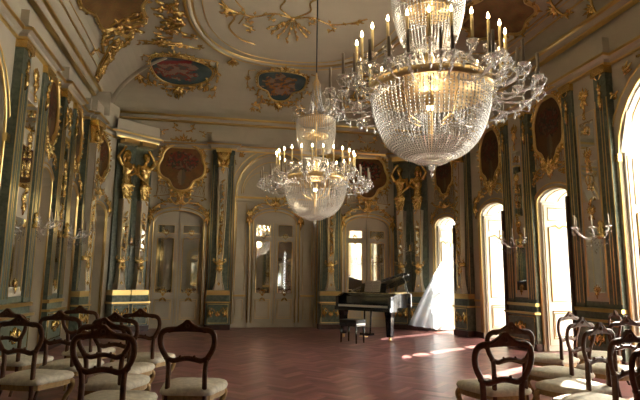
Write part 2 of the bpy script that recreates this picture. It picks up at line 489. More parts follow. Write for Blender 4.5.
# ------------------------------------------------------------------ doors
ndoor = [1]
def door_leaf(F, u0, u1, z0, zt, rise, w, style, parent, side=1, mirror=True, pmat=None, T=.05, gmat=None, carve=True):
    """one leaf: slab with gold-lined panels; side=1: arch falls towards u1, -1 towards u0, 0 flat"""
    n = 8
    def top(u):
        if not side: return zt
        t = (u-u0)/(u1-u0) if side > 0 else (u1-u)/(u1-u0)
        return zt-rise+rise*sqrt(max(0, 1-(t*.98)**2))
    mb = MB(F); mb.prism([(u0, z0), (u1, z0)]+[(u1+(u0-u1)*i/n, top(u1+(u0-u1)*i/n)) for i in range(n+1)], w-T, w)
    lf = mb.build('leaf', pmat or CREAM, parent)
    g = MB(F); i_ = (u1-u0)*.17; a, b = u0+i_, u1-i_
    k_ = 1.35 if carve else 1.7
    g.rect(a, b, .24, .74, w+.004, .008*k_); g.rect(a+.03, b-.03, .28, .70, w+.004, .005*k_)
    g.rect(u0+.03, u1-.03, .12, zt-rise-.05, w+.004, .005*k_)
    zt2 = zt-rise-.10
    def wav(z, du): return [(a, w+.006, z), ((a+b)/2-du, w+.006, z), ((a+b)/2, w+.006, z+.06), ((a+b)/2+du, w+.006, z), (b, w+.006, z)]
    g.tube([(a, w+.006, .92), (b, w+.006, .92), (b, w+.006, 2.32), ((a+b)/2+.08, w+.006, 2.36), ((a+b)/2, w+.006, 2.30), ((a+b)/2-.08, w+.006, 2.36), (a, w+.006, 2.32)], .012*k_**.5, 5, closed=True)
    g.rect(a, b, 2.46, zt2, w+.006, .008)
    g.build('gold_moulding', gmat or GOLDT, lf)
    if not carve: return lf
    o = MB(F); c = (a+b)/2; s_ = b-a
    for fl in (-1, 1):
        o.scroll(c, .86, pi/2-fl*.9, s_*.42, fl, w+.01); o.scroll(c, 2.40, pi/2-fl*.9+pi*0, s_*.36, fl, w+.01)
        o.leaf(c, .80, -pi/2+fl*.7, s_*.35, s_*.14, w+.008)
    o.spray(c, .84, pi/2, s_*.3, 3, 1.2, w+.01); o.build('carved_ornament', GOLD, lf)
    if mirror:
        p = MB(F); p.prism([(a, .92), (b, .92), (b, 2.32), (a, 2.32)], w, w+.003); p.prism([(a, 2.46), (b, 2.46), (b, zt2), (a, zt2)], w, w+.003)
        p.build('mirror_pane', MIRROR, lf)
    return lf
def frame_arch(F, uc, hw, zs, rise, w=0., fw=.10, ft=.05, parent=None):
    """cream arched surround with gold edges"""
    mb = MB(F); n = 12; out = [(uc-hw-fw, 0)]+[(uc-(hw+fw)*cos(pi*i/n), zs+(rise+fw)*sin(pi*i/n)) for i in range(n+1)]+[(uc+hw+fw, 0)]
    inn = [(uc-hw, 0)]+[(uc-hw*cos(pi*i/n), zs+rise*sin(pi*i/n)) for i in range(n+1)]+[(uc+hw, 0)]
    for i in range(len(out)-1): mb.prism([out[i], out[i+1], inn[i+1], inn[i]], w, w+ft)
    o = mb.build('surround', CREAM, parent)
    g = MB(F); g.arch(uc, hw+.005, .13, zs, rise+.005, w+ft, .02); g.arch(uc, hw+fw, .13, zs, rise+fw, w+ft, .022)
    g.build('gold_edge', GOLDT, parent)
def new_door(F, uc):
    o = bpy.data.objects.new('door_%d' % ndoor[0], None); ndoor[0] += 1; COL.objects.link(o); o['kind'] = 'structure'
    p = F(uc, 0, 0); o.location = p; o['_o'] = tuple(p); return o
def crest(F, uc, hw, z, s_=1., w=.06, mb=None, lattice=True):
    """rococo crest over a door, foot at z"""
    mb = mb or MB(F)
    mb.spray(uc, z+.02, pi/2, .26*s_, 5, 2.0, w); mb.spray(uc, z-.02, -pi/2, .14*s_, 3, 1.4, w)
    for f in (-1, 1):
        mb.scroll(uc+f*.05, z, (0 if f > 0 else pi)+f*.25, hw*.5, f, w, .7)
        mb.scroll(uc+f*hw*.95, z-.18*s_, pi/2+f*.5, .22*s_, f, w, .8)
        mb.scroll(uc+f*hw*.5, z-.02, (pi/2-f*1.1), .24*s_, -f, w, .8)
        mb.spray(uc+f*(hw+.04), z-.26*s_, -pi/2, .34*s_, 3, .8, w+.01); mb.spray(uc+f*(hw+.02), z-.26*s_, pi/2, .22*s_, 4, 1.6, w+.01); mb.scroll(uc+f*hw*.75, z-.02, (0 if f > 0 else pi)-f*.5, .22*s_, -f, w)
        mb.tube([(uc+f*hw*t, w, z+.10*s_*sin(t*pi)-.12*t*t*s_) for t in (.05, .3, .55, .8, 1.)], [.02*s_]*5, 5)
    return mb
def double_door(F, uc, hw, zs, rise, w, depth_frame=0., group=None, pm=None):
    d = new_door(F, uc)
    frame_arch(F, uc, hw, zs, rise, depth_frame, parent=d)
    door_leaf(F, uc-hw, uc-.006, .02, zs+rise, rise*.9, w, 0, d, -1, pmat=pm); door_leaf(F, uc+.006, uc+hw, .02, zs+rise, rise*.9, w, 0, d, 1, pmat=pm)
    return d
for i, (uc, hw, zs, rise) in enumerate(OPB):
    if i != 1:
        d = double_door(FB, uc, hw, zs, rise, -.10)
        crest(FB, uc, hw+.05, 3.20, 1.0, .05).build('crest_carving', GOLD, d)
# centre recess of the back wall
FB2 = lambda u, w, z: FB(u, w-.42, z)
m = MB(FB2); m.box(MX-1.2, MX+1.2, -.03, 0, 0, 4.85); struct('wall_back_recess', m, CREAM)
d = double_door(FB2, MX, .60, 2.86, .30, .02)
crest(FB2, MX, .68, 3.30, 1.1, .08).build('crest_carving', GOLD, d)
def arch_trim(F, uc, hw, zs, rise, w, name):
    m = MB(F); m.arch(uc, hw, .13, zs, rise, w, .022); m.arch(uc, hw+.14, .13, zs, rise+.12, w, .014); m.arch(uc, hw-.05, .13, zs, rise-.05, w-.1, .010)
    return m
m = arch_trim(FB, MX, 1.13, 3.56, 1.2, .02, '')
m.F = FB2; m.box(MX-1.13, MX+1.13, 0, .07, 3.50, 3.56); m.box(MX-1.13, MX-.75, 0, .05, .82, .87); m.box(MX+.75, MX+1.13, 0, .05, .82, .87)
for f in (-1, 1):
    a, b = sorted((MX+f*.80, MX+f*1.06)); m.rect(a, b, .98, 3.36, .01, .009); m.rect(a+.03, b-.03, .2, .74, .01, .008)
    m.tube([(MX+f*(.35+.55*cos(q)), .01, 3.66+.62*sin(q)) for q in [0, .3, .6, .9, 1.2, 1.5, 1.8]], .010, 4)
m.tube([(MX+.95*cos(q), .01, 3.64+.95*sin(q)) for q in [i*pi/16 for i in range(17)]], .012, 4)
struct('trim_%d' % k, m, GOLDT); k += 1
m = MB(FB2); m.box(MX-1.13, MX+1.13, 0, .05, 3.42, 3.50); struct('trim_%d' % k, m, CREAM); k += 1

# left wall niches with closed panelled doors
for i, (uc, hw, zs, rise) in enumerate(OPL):
    if hw < 1:
        d = new_door(FL, uc); frame_arch(FL, uc, hw, zs, rise, 0, .08, .04, parent=d)
        door_leaf(FL, uc-hw, uc-.004, .02, zs+rise, rise*.9, -.28, 0, d, -1, False); door_leaf(FL, uc+.004, uc+hw, .02, zs+rise, rise*.9, -.28, 0, d, 1, False)
        if uc > 5: crest(FL, uc, hw+.1, 3.42, .95, .06).build('crest_carving', GOLD, d)
    else:
        m = arch_trim(FL, uc, hw, zs, rise, .02, ''); m.box(uc-hw-.05, uc-hw+.02, 0, .05, zs-.1, zs+.02); m.box(uc+hw-.02, uc+hw+.1, 0, .06, zs-.1, zs+.02)
        m.box(uc-hw, uc+hw, -.34, -.28, zs-.08, zs)
        for a in (-.8, 0, .8): m.rect(uc+a-.3, uc+a+.3, .3, zs-.2, -.335, .012)
        struct('trim_%d' % k, m, GOLDT); k += 1
d = new_door(FL1, DL[0]); frame_arch(FL1, DL[0], .33, 2.74, .25, 0, .06, .04, parent=d)
door_leaf(FL1, DL[0]-.33, DL[0]-.003, .02, 2.98, .2, -.18, 0, d, -1, False); door_leaf(FL1, DL[0]+.003, DL[0]+.33, .02, 2.98, .2, -.18, 0, d, 1, False)
crest(FL1, DL[0], .4, 3.2, .8, .05).build('crest_carving', GOLD, d)
# right wall windows: deep reveals lined with white gold-lined leaves, french window and an added unseen sheer at the outside
nwin = [1]
def french_window(F, uc, hw, zs, rise, T, gap, crest_z=3.2, big=False):
    o = bpy.data.objects.new('window_%d' % nwin[0], None); nwin[0] += 1; COL.objects.link(o); o['kind'] = 'structure'
    o.location = F(uc, 0, 0); o['_o'] = tuple(F(uc, 0, 0))
    frame_arch(F, uc, hw, zs, rise, 0, .08 if not big else .16, .04, parent=o)
    # reveal lining leaves on both sides (u const planes)
    for s_ in (-1, 1):
        u_ = uc+s_*hw
        G = lambda a, w, z, u_=u_, s_=s_: F(u_-s_*(w+.03), -a, z)   # a = depth into the wall
        door_leaf(G, .03, T-.05, .02, zs+.02, 0, .02, 0, o, 0, False, pmat=WHITE, T=.04, gmat=OCHRE, carve=False)
    if not big:
        mb = MB(F); q = uc-hw-.055 if F is FR else uc-hw-.03
        mb.box(q-.04, q, .0, .18, .02, zs-.02); sh = mb.build('open_shutter', WALNUT, o)
    # soffit lining
    n = 12; rows = []
    for wq in (-.02, -T+.02): rows.append([(uc-(hw-.01)*cos(pi*i/n), wq, zs+(rise-.01)*sin(pi*i/n)) for i in range(n+1)])
    mb = MB(F); mb.grid(rows); rows2 = [[(p[0], p[1], p[2]-.02) for p in r] for r in rows]; mb.grid(rows2)
    mb.build('soffit_lining', WHITE, o)
    g = MB(F)
    for wq in (-.12, -T*.5, -T+.12): g.tube([(uc-(hw-.03)*cos(pi*i/n), wq, zs+(rise-.035)*sin(pi*i/n)) for i in range(1, n)], .008, 4)
    g.build('soffit_moulding', OCHRE, o)
    # french window frame + bars at the outer face
    mb = MB(F)
    w0, w1 = -T+.0, -T+.05
    for a, b in ((uc-hw, uc-hw+.07), (uc+hw-.07, uc+hw), (uc-.04, uc+.04)): mb.box(a, b, w0, w1, 0, zs)
    for z in (.0, .75, 1.6, 2.4, zs-.05): mb.box(uc-hw, uc+hw, w0, w1, z, z+.06)
    mb.build('window_frame', WHITE, o)
    # unseen sheer added to soften daylight; open slit lets a thin sun strip through
    mb = MB(F); rows = []; a0, a1 = (uc-hw+.07, uc+hw-.07-gap); nn = 30
    for z in (.06, 1., 2., zs+rise*.6): rows.append([(a0+(a1-a0)*i/nn, -T+.10+.02*sin(i*1.7), z) for i in range(nn+1)])
    mb.grid(rows); mb.build('voile', SHEERW, o)
    return o
for uc, hw, zs, rise in OPR:
    big = hw > 1
    o = french_window(FR, uc, hw, zs, rise, TR, .34 if not big else .30, big=big)
    if not big and uc > 5: crest(FR, uc, hw+.1, 3.36, 1., .06).build('crest_carving', GOLD, o)
    if big:
        m = MB(FR)
        for s_ in (-1, 1):
            m.scroll(uc+s_*1.35, 4.0, pi/2, .3, s_, .05); m.scroll(uc+s_*.7, 4.62, 0 if s_ < 0 else pi, .3, s_, .05); m.spray(uc+s_*.95, 4.45, pi/2+s_*.6, .22, 4, 1.6, .05)
            m.box(*(sorted((uc+s_*(hw-.02), uc+s_*(hw+.16)))), 0, .07, zs-.12, zs)
        m.spray(uc, 4.55, pi/2, .3, 5, 2., .05); m.build('crest_carving', GOLD, o)
o = french_window(FR1, DC[0], DC[1], DC[2], DC[3], .6, .32)
crest(FR1, DC[0], .42, 3.2, .8, .05).build('crest_carving', GOLD, o)

# ------------------------------------------------------------------ piers between the openings
def pier(F, u0, u1, label, group, rich=True):
    c = (u0+u1)/2; w_ = u1-u0; t = thing('wall_pier', label, 'pier', tuple(F(c, 0, 0)), group)
    m = MB(F); m.box(u0-.02, u1+.02, 0, PD+.05, 0, .13); m.build('plinth', BASEM, t)
    m = MB(F); m.box(u0, u1, 0, PD+.02, .13, .67); m.box(u0+.01, u1-.01, 0, PD, .71, .82); b = m.build('pedestal', GREEN, t)
    m = MB(F); m.rect(u0+.06, u1-.06, .18, .62, PD+.025, .010)
    for f in (-1, 1):
        m.scroll(c+f*.03, .30, pi/2-f*.9, .20, f, PD+.03); m.scroll(c+f*.04, .52, -pi/2+f*.5, .17, -f, PD+.03)
        m.leaf(c+f*.16, .50, -pi/2, .16, .06, PD+.03)
    m.spray(c, .36, pi/2, .18, 5, 1.8, PD+.03); m.build('gilt_ornament', GOLD, b)
    m = MB(F); m.box(u0-.03, u1+.03, 0, PD+.07, .67, .71); m.box(u0-.01, u1+.01, 0, PD+.035, .82, .88); m.build('ledge', GOLDT, t)
    s_ = w_*.25
    m = MB(F); m.box(u0, u0+s_, 0, PD, .88, 4.74); m.box(u1-s_, u1, 0, PD, .88, 4.74); m.box(u0+.004, u1-.004, 0, PD-.03, .884, .98); gs = m.build('marble_strip', GREEN, t)
    m = MB(F); m.box(u0+s_, u1-s_, 0, PD-.04, .98, 4.74); pn = m.build('panel', CREAM, t)
    m = MB(F)
    for q in (u0+.012, u0+s_*.5-.03, u0+s_*.5+.03, u0+s_-.01, u1-.012, u1-s_*.5-.03, u1-s_*.5+.03, u1-s_+.01): m.tube([(q, PD, .95), (q, PD, 4.2)], .0075 if abs(q-c) < w_*.47 else .012, 4)
    m.rect(u0+s_+.05, u1-s_-.05, 1.05, 4.1, PD-.035, .011)
    m.build('gold_moulding', GOLDT, t)
    a, b2 = u0+s_+.09, u1-s_-.09
    if b2-a > .08:
        m = MB(F); m.box(a, b2, PD-.04, PD-.032, 1.12, 2.15); m.box(a, b2, PD-.04, PD-.032, 2.6, 3.25); m.box(a+.02, b2-.02, PD-.04, PD-.032, 3.5, 3.95); mp = m.build('mirror_pane', MIRROR, t)
    for z, sc in ((4.35, 1.), (3.35, .8), (2.4, .8), (1.15, .5)):
        m = MB(F)
        m.spray(c, z, pi/2, .20*sc, 5, 2.2, PD-.02); m.spray(c, z, -pi/2, .26*sc, 3, 1.0, PD-.02)
        for f in (-1, 1): m.scroll(c+f*.02, z-.03, pi/2-f*1.0, .18*sc, f, PD-.02)
        m.build('gilt_spray', GOLD, pn)
    m = MB(F)
    for z in (3.1, 3.75, 2.8, 2.55, 4.0):
        q = MB(F); q.ball((c, PD, z), .03, 5); q.leaf(c, z, pi/2+R.uniform(-.5, .5), .12, .06, PD-.01); q.build('gilt_bud', GOLD, pn)
    m.tube([(c+.055*cos(q), PD, 2.95+.09*sin(q)) for q in [i*pi/5 for i in range(10)]], .012, 4, closed=True)
    m.build('gilt_oval', GOLD, pn)
    # capitals on the two strips
    for f, q in ((-1, u0+s_*.5), (1, u1-s_*.5)):
        m = MB(F)
        m.box(q-s_*.5-.012, q+s_*.5+.012, 0, PD+.04, 4.60, 4.735)
        m.scroll(q-.02, 4.52, pi/2+.9, .14, -1, PD+.03); m.scroll(q+.02, 4.52, pi/2-.9, .14, 1, PD+.03)
        m.spray(q, 4.32, pi/2, .17, 3, .9, PD+.02); m.spray(q, 4.30, -pi/2, .3, 1, .5, PD+.01)
        m.build('capital', GOLD, t)
    return t
gl, gr = 'marble piers on the left wall', 'marble piers on the window wall'
pl = ['green marble and gold wall pier nearest on the left, beside the large cream arch', 'green marble and gold wall pier between the two arched niches on the left wall', 'slim green marble pier on the left wall before the corner column']
for (a, b), l in zip(PIERL[:2], pl): pier(FL, a, b, l, gl)
pr = ['shadowed green and gold wall pier between the nearest tall arch and the next window', 'shadowed green and gold wall pier behind the crystal sconce, between two middle windows', 'shadowed green pier on the right wall beside the round corner column']
for (a, b), l in zip(PIERR[:2], pr): pier(FR, a, b, l, gr)
for a, b in PIERL2[:3]: pier(FL, a, b, 'green marble wall pier behind the viewpoint on the left wall', 'piers behind the viewpoint, left')
for a, b in PIERR2[:3]: pier(FR, a, b, 'green marble wall pier behind the viewpoint on the window wall', 'piers behind the viewpoint, right')

# ------------------------------------------------------------------ herm columns
def herm_parts(t, F, c, w0, ztop, cap=True, wid=1., glass=True):
    """flared, inverted-tapering shaft with gold bracket and mirror strips; c = u of the axis, w0 = front plane"""
    m = MB(F)
    pf = [(.17, 1.0), (.155, 1.06), (.11, 1.2), (.085, 1.42), (.082, 1.66), (.10, 1.9), (.135, 2.8), (.155, ztop)]
    for (a, z), (b, z2) in zip(pf, pf[1:]):
        a *= wid; b *= wid; d0, d1 = .10+a*.5, .10+b*.5
        m.add([(c-a, w0-.05, z), (c+a, w0-.05, z), (c+a*.75, w0+d0, z), (c-a*.75, w0+d0, z), (c-b, w0-.05, z2), (c+b, w0-.05, z2), (c+b*.75, w0+d1, z2), (c-b*.75, w0+d1, z2)],
              [(0,1,5,4),(1,2,6,5),(2,3,7,6),(3,0,4,7),(0,3,2,1),(4,5,6,7)])
    sh = m.build('shaft', CREAM, t)
    def wz(z):
        for (a, z0), (b, z2) in zip(pf, pf[1:]):
            if z0 <= z <= z2: q = a+(b-a)*(z-z0)/(z2-z0); return w0+.105+q*wid*.5, q*wid
        return w0+.18, .15
    m = MB(F)
    for z0, z1 in ((1.95, 2.62), (2.72, ztop-.45)):
        a, b = wz(z0), wz(z1)
        m.add([(c-a[1]*.35, a[0], z0), (c+a[1]*.35, a[0], z0), (c+b[1]*.35, b[0], z1), (c-b[1]*.35, b[0], z1), (c-a[1]*.35, a[0]-.02, z0), (c+a[1]*.35, a[0]-.02, z0), (c+b[1]*.35, b[0]-.02, z1), (c-b[1]*.35, b[0]-.02, z1)],
              [(0,1,2,3),(0,4,5,1),(2,6,7,3),(1,5,6,2),(0,3,7,4)])
    if glass: m.build('mirror_strip', MIRROR, sh)
    m = MB(F)
    for f in (-1, 1):
        m.tube([(c+f*wz(z)[1]*.74, wz(z)[0], z) for z in (1.02, 1.2, 1.42, 1.66, 1.9, 2.8, ztop-.02)], .009, 4)
        m.tube([(c+f*wz(z)[1]*.42, wz(z)[0]+.004, z) for z in (1.9, 2.62, 2.8, ztop-.4)], .005, 4)
    z = ztop-.35
    while z > 1.95:
        w, q = wz(z); m.leaf(c, z, -pi/2+R.uniform(-.6, .6), .11, .06, w); m.leaf(c, z-.03, pi/2+R.uniform(-1.2, 1.2), .09, .05, w); m.ball((c+R.uniform(-.02, .02), w, z), .018, 4)
        z -= .17
    m.spray(c, 1.12, pi/2, .10, 3, 1.2, wz(1.15)[0]); m.ball((c, wz(1.2)[0], 1.16), .035, 5)
    m.build('gilt_garland', GOLD, sh)
    m = MB(F); w, q = wz(1.66)
    m.lathe([(.10*wid, 0), (.125*wid, .02), (.10*wid, .05), (.115*wid, .08), (.09*wid, .10)], (c, w-.08, 1.64), 10)
    for f in (-1, 1): m.scroll(c+f*.05, 1.70, pi/2-f*1.6, .16, f, w, .8); m.scroll(c+f*.04, 1.62, -pi/2+f*.8, .13, -f, w)
    m.spray(c, 1.62, -pi/2, .22, 3, .6, w+.01); m.spray(c, 1.72, pi/2, .12, 3, 1.0, w+.01); m.build('bracket', GOLD, t)
    if cap:
        m = MB(F); w, q = wz(ztop-.01)
        m.box(c-.20*wid, c+.20*wid, w0-.05, w+.05, 4.62, 4.74)
        m.lathe([(.15*wid, ztop), (.17*wid, ztop+.03), (.14*wid, ztop+.06), (.15*wid, ztop+.2), (.20*wid, 4.62)], (c, w0+.06, 0), 12)
        for f in (-1, 1): m.scroll(c+f*.06, 4.50, pi/2-f*.9, .19, f, w+.02); m.leaf(c+f*.09, ztop+.02, pi/2+f*-.25, .26, .10, w)
        m.spray(c, ztop+.05, pi/2, .27, 3, .8, w+.01); m.spray(c, 4.5, pi/2, .10, 3, 2., w+.03); m.spray(c, ztop, -pi/2, .2, 3, .9, w-.01)
        m.build('capital', GOLD, t)
def pedestal(t, F, c, hw, w1, base=True, marble=None):
    m = MB(F); m.box(c-hw-.02, c+hw+.02, 0, w1+.03, 0, .13); m.build('plinth', BASEM, t)
    m = MB(F); m.box(c-hw, c+hw, 0, w1, .13, .67); m.box(c-hw+.01, c+hw-.01, 0, w1-.02, .71, .88); pd = m.build('pedestal', GREEN, t)
    m = MB(F); m.box(c-hw-.03, c+hw+.03, 0, w1+.04, .67, .71); m.box(c-hw+.005, c+hw-.005, 0, w1-.01, .87, .99)
    m.rect(c-hw+.04, c+hw-.04, .17, .64, w1+.003, .009); m.build('gold_band', GOLDT, t)
    m = MB(F)
    for f in (-1, 1):
        q = c+f*hw*.45
        m.scroll(q, .34, pi/2-f*1.2, .16, f, w1+.02); m.scroll(q, .56, -pi/2+f*.7, .16, -f, w1+.02); m.leaf(q+f*.04, .50, -pi/2, .2, .07, w1+.015)
        m.tube([(c+f*hw*.1, w1+.01, .40), (c+f*hw*.35, w1+.01, .52), (c+f*hw*.75, w1+.01, .56), (c+f*hw*.8, w1+.01, .3)], .014, 4)
    m.spray(c, .34, pi/2, .16, 5, 1.8, w1+.02); m.build('gilt_ornament', GOLD, pd)
def column(F, c, hw, label, w1=.22, group=None, back=.12):
    t = thing('wall_column', label, 'column', tuple(F(c, 0, 0)), group)
    pedestal(t, F, c, hw, w1)
    m = MB(F); m.box(c-hw, c+hw, 0, back, .99, 4.74); m.build('marble_backing', GREEN, t)
    m = MB(F)
    for q in (-1, 1): m.tube([(c+q*(hw-.012), back, 1.0), (c+q*(hw-.012), back, 4.6)], .011, 4); m.tube([(c+q*(hw-.07), back, 1.05), (c+q*(hw-.07), back, 4.3)], .006, 4)
    m.build('gold_edge', GOLDT, t)
    herm_parts(t, F, c, back-.04, 4.22, glass=F in (FB, FF))
    return t
gc = 'cream herm columns with gold capitals'
column(FB, CB[0][0], .30, 'cream and gold herm column between left mirrored door and the central arch', group=gc)
column(FB, CB[1][0], .30, 'cream and gold herm column behind the far chandelier, left of the piano', group=gc)
FLc = seg((XL+.02, 11.88), (XL+.10, 12.34)); FRc = seg((XR-.02, 11.74), (XR-.12, 12.26))
column(FLc, .22, .24, 'cream and gold herm column at the end of the left wall', group=gc)
column(FRc, .22, .26, 'shadowed herm column right of the billowing curtain, on the window wall', group=gc)
for X in (MX-3.9, MX-1.48, MX+1.48, MX+3.9): column(FF, X, .30, 'cream and gold herm column on the wall behind the viewpoint', group='columns behind the viewpoint')
for i, (uc, hw, zs, rise) in enumerate(OPF): double_door(FF, uc, hw, zs, rise, -.10)

# ------------------------------------------------------------------ caryatids (continuous body grown from metaball mass)
def figure(kind):
    """gilded half-length figure; x = across, y = out of the wall (negative = to the room), z up; base at z=0, crown at 1.55"""
    mbd = bpy.data.metaballs.new('mass'); mo = bpy.data.objects.new('mass', mbd); COL.objects.link(mo)
    mbd.resolution = .026; mbd.render_resolution = .026; mbd.threshold = .35
    def el(x, y, z, sx, sy, sz, rot=None, k=1.):
        e = mbd.elements.new(type='ELLIPSOID'); e.co = (x, y, z); e.radius = 1.; e.stiffness = 2.
        e.size_x, e.size_y, e.size_z = sx*1.42, sy*1.42, sz*1.42
        if rot: e.rotation = rot
    def limb(a, b, r0, r1, n=6):
        a = Vector(a); b = Vector(b)
        for i in range(n+1):
            t = i/n; p = a.lerp(b, t); r = r0+(r1-r0)*t; e = mbd.elements.new(type='BALL'); e.co = p; e.radius = r*1.32; e.stiffness = 2.
    # drapery tail and hips
    el(0, -.02, .08, .06, .06, .14); el(0, -.02, .26, .115, .10, .16); el(.01, -.03, .46, .165, .13, .13)
    # belly, ribs, shoulders
    el(0, -.02, .62, .135, .105, .13); el(0, -.02, .80, .16, .115, .14); el(0, -.01, .95, .185, .105, .10)
    if kind == 'woman':
        for s_ in (-1, 1): el(s_*.075, -.11, .86, .062, .055, .062)
    else:
        for s_ in (-1, 1): el(s_*.085, -.085, .90, .085, .05, .065)
    limb((0, -.01, 1.02), (0, -.02, 1.12), .055, .05, 3)
    hx = -.02 if kind == 'woman' else .02
    el(hx, -.07, 1.20, .082, .095, .12); el(hx, .0, 1.26, .105, .10, .10)                        # head + hair
    el(hx, -.165, 1.19, .016, .022, .03)                                                          # nose
    if kind == 'woman':
        limb((-.19, -.01, .98), (-.30, -.03, 1.14), .058, .05); limb((-.30, -.03, 1.14), (-.12, -.02, 1.38), .047, .036)
        limb((.19, -.01, .98), (.24, -.10, .80), .056, .048); limb((.24, -.10, .80), (.06, -.19, .70), .044, .034); el(.02, -.20, .70, .045, .03, .03)
        el(-.09, -.01, 1.41, .05, .04, .04); el(.07, .03, 1.14, .05, .06, .10); el(-.1, .03, 1.15, .05, .06, .12)
    else:
        limb((.21, -.01, .98), (.30, -.02, 1.15), .066, .056); limb((.30, -.02, 1.15), (.14, -.02, 1.38), .052, .04); el(.10, -.01, 1.40, .05, .04, .04)
        limb((-.21, -.01, .98), (-.27, -.08, .76), .066, .052); limb((-.27, -.08, .76), (-.06, -.19, .56), .05, .036); el(-.02, -.20, .54, .05, .03, .035)
    # folds of cloth round the hips
    for i in range(9):
        a = i/8; limb((-.17+.10*a, -.10, .56-.30*a), (.17-.11*a, -.13, .44-.42*a), .026, .032, 6) if i % 2 == 0 else None
    limb((.16, -.06, .48), (.10, -.06, .14), .04, .025); limb((-.15, -.06, .44), (-.06, -.06, .06), .04, .025)
    bpy.context.view_layer.update()
    dg = bpy.context.evaluated_depsgraph_get()
    me = bpy.data.meshes.new_from_object(mo.evaluated_get(dg))
    bpy.data.objects.remove(mo); bpy.data.metaballs.remove(mbd)
    for p in me.polygons: p.use_smooth = True
    me.materials.clear(); me.materials.append(GOLD); me.name = 'figure_'+kind
    return me
ME = {k_: figure(k_) for k_ in ('woman', 'man')}
def caryatid(F, c, kind, flip, label, statue_label, out=.17):
    t = thing('herm_pillar', label, 'pillar', tuple(F(c, 0, 0)), 'herm pillars under the gilded figures')
    hw = .235
    pedestal(t, F, c, hw, .34)
    m = MB(F); m.box(c-hw, c+hw, 0, .10, .99, 4.74); m.build('marble_backing', GREEN, t)
    herm_parts(t, F, c, .12, 3.22, cap=False, wid=.9)
    m = MB(F); m.box(c-.2, c+.2, .02, .34, 4.62, 4.74); m.build('abacus', GOLDT, t)
    p = Vector(F(c, out, 3.10)); q = Vector(F(c+1, out, 3.10)); qn = Vector(F(c, out+1, 3.10))-p; d = q-p
    s_ = bpy.data.objects.new('caryatid_statue', ME[kind]); COL.objects.link(s_)
    # local -y points into the room, local x runs across
    ang = atan2(-qn.x, qn.y)+pi
    s_.location = p; s_.rotation_euler = (0, 0, ang); s_.scale = (.86*flip, .95, 1.02)
    tag(s_, statue_label, 'statue', 'gilded caryatids')
caryatid(FL2, .21, 'woman', 1, 'herm pillar under the gilded woman in the left far corner', 'gilded caryatid of a woman with one arm raised, left of the left corner pair')
caryatid(FL2, .70, 'man', 1, 'herm pillar under the gilded man in the left far corner', 'gilded caryatid of a bare-chested man, right of the left corner pair')
caryatid(FR2, .70, 'man', -1, 'herm pillar under the gilded man behind the piano', 'gilded bare-chested caryatid with bent arm above the piano, left of its pair')
caryatid(FR2, .21, 'woman', -1, 'herm pillar next to the billowing curtain', 'gilded caryatid nearest the curtained window, right of its pair')

# ------------------------------------------------------------------ painted medallions
def medallion(F, uc, zc, hw, hh, label, group, paint, shape, bowl=.0, seed=1, wbase=0., frame=.05, name='painted_medallion', crest_on=True, tint=1.):
    rr = random.Random(seed)
    t = thing(name, label, 'painting', tuple(F(uc, 0, zc)), group)
    def r_(q): return shape(q)
    rows = []; NR, NQ = 16, 56
    for i in range(NR+1):
        f = i/NR*.999+.001
        rows.append([(uc+hw*r_(2*pi*k_/NQ)*cos(2*pi*k_/NQ)*f, wbase+.03-bowl*(1-f), zc+hh*r_(2*pi*k_/NQ)*sin(2*pi*k_/NQ)*f) for k_ in range(NQ+1)])
    def cc(i, k_):
        f = (i+.5)/NR; q = 2*pi*(k_+.5)/NQ
        return tuple(x*tint for x in paint(r_(q)*cos(q)*f, r_(q)*sin(q)*f))
    m = MB(F); m.grid(rows, True, cc); m.build('canvas', PICT, t)
    m = MB(F)
    ed = [(uc+hw*r_(q)*cos(q), zc+hh*r_(q)*sin(q)) for q in [2*pi*i/64 for i in range(64)]]
    m.tube([(a, wbase+.045, b) for a, b in ed], frame*.55, 6, closed=True)
    m.tube([(uc+(a-uc)*1.07, wbase+.03, zc+(b-zc)*1.07) for a, b in ed], frame*.45, 5, closed=True)
    m.build('frame', GOLDT, t)
    g = MB(F)
    for i in range(0, 64, 2):
        a, b = ed[i]; q = atan2(b-zc, a-uc); g.leaf(uc+(a-uc)*1.03, zc+(b-zc)*1.03, q+rr.uniform(-.9, .9), frame*rr.uniform(1.6, 2.6), frame*1.1, wbase+.05)
    if crest_on:
        for f in (-1, 1):
            g.scroll(uc+f*.02, zc+hh*1.05, (0 if f > 0 else pi)-f*-.5, hw*.55, f*-1, wbase+.05); g.scroll(uc+f*hw*.85, zc-hh*.35, -pi/2+f*.4, hw*.5, -f, wbase+.05)
            g.scroll(uc+f*.03, zc-hh*1.02, -pi/2+f*1.0, hw*.45, f, wbase+.05); g.scroll(uc+f*hw*.95, zc+hh*.45, pi/2-f*.1, hw*.4, f, wbase+.05)
        g.spray(uc, zc+hh*1.04, pi/2, hw*.4, 5, 2.2, wbase+.05); g.spray(uc, zc-hh*1.0, -pi/2, hw*.5, 5, 1.3, wbase+.05)
    g.build('carved_foliage', GOLD, t)
    return t
def nz(a, b, s=1.): return noise.noise(Vector((a*s, b*s, 3.7*s)))
def vase_picture(seed):
    def paint(x, y):
        n = nz(x+seed*3, y, 3.)*.5+nz(x+seed, y+5, 9.)*.5
        c = (.20+.10*n, .095+.05*n, .028+.02*n)
        if (x*x)/.42+((y-.22)**2)/.16 < 1+.7*n:
            k_ = nz(x*1.1+seed*7, y*1.3, 8.); c = (.20, .025, .014) if k_ > .16 else ((.09, .02, .01) if k_ > -.02 else ((.025, .035, .018) if k_ > -.26 else (.22, .12, .07)))
        if abs(x) < .17*(1-((y+.42)/.34)**2*.7) and -.75 < y < -.12: c = (.16+.14*(x < 0), .12+.10*(x < 0), .07+.05*(x < 0))
        return tuple(max(.005, v) for v in c)
    return paint
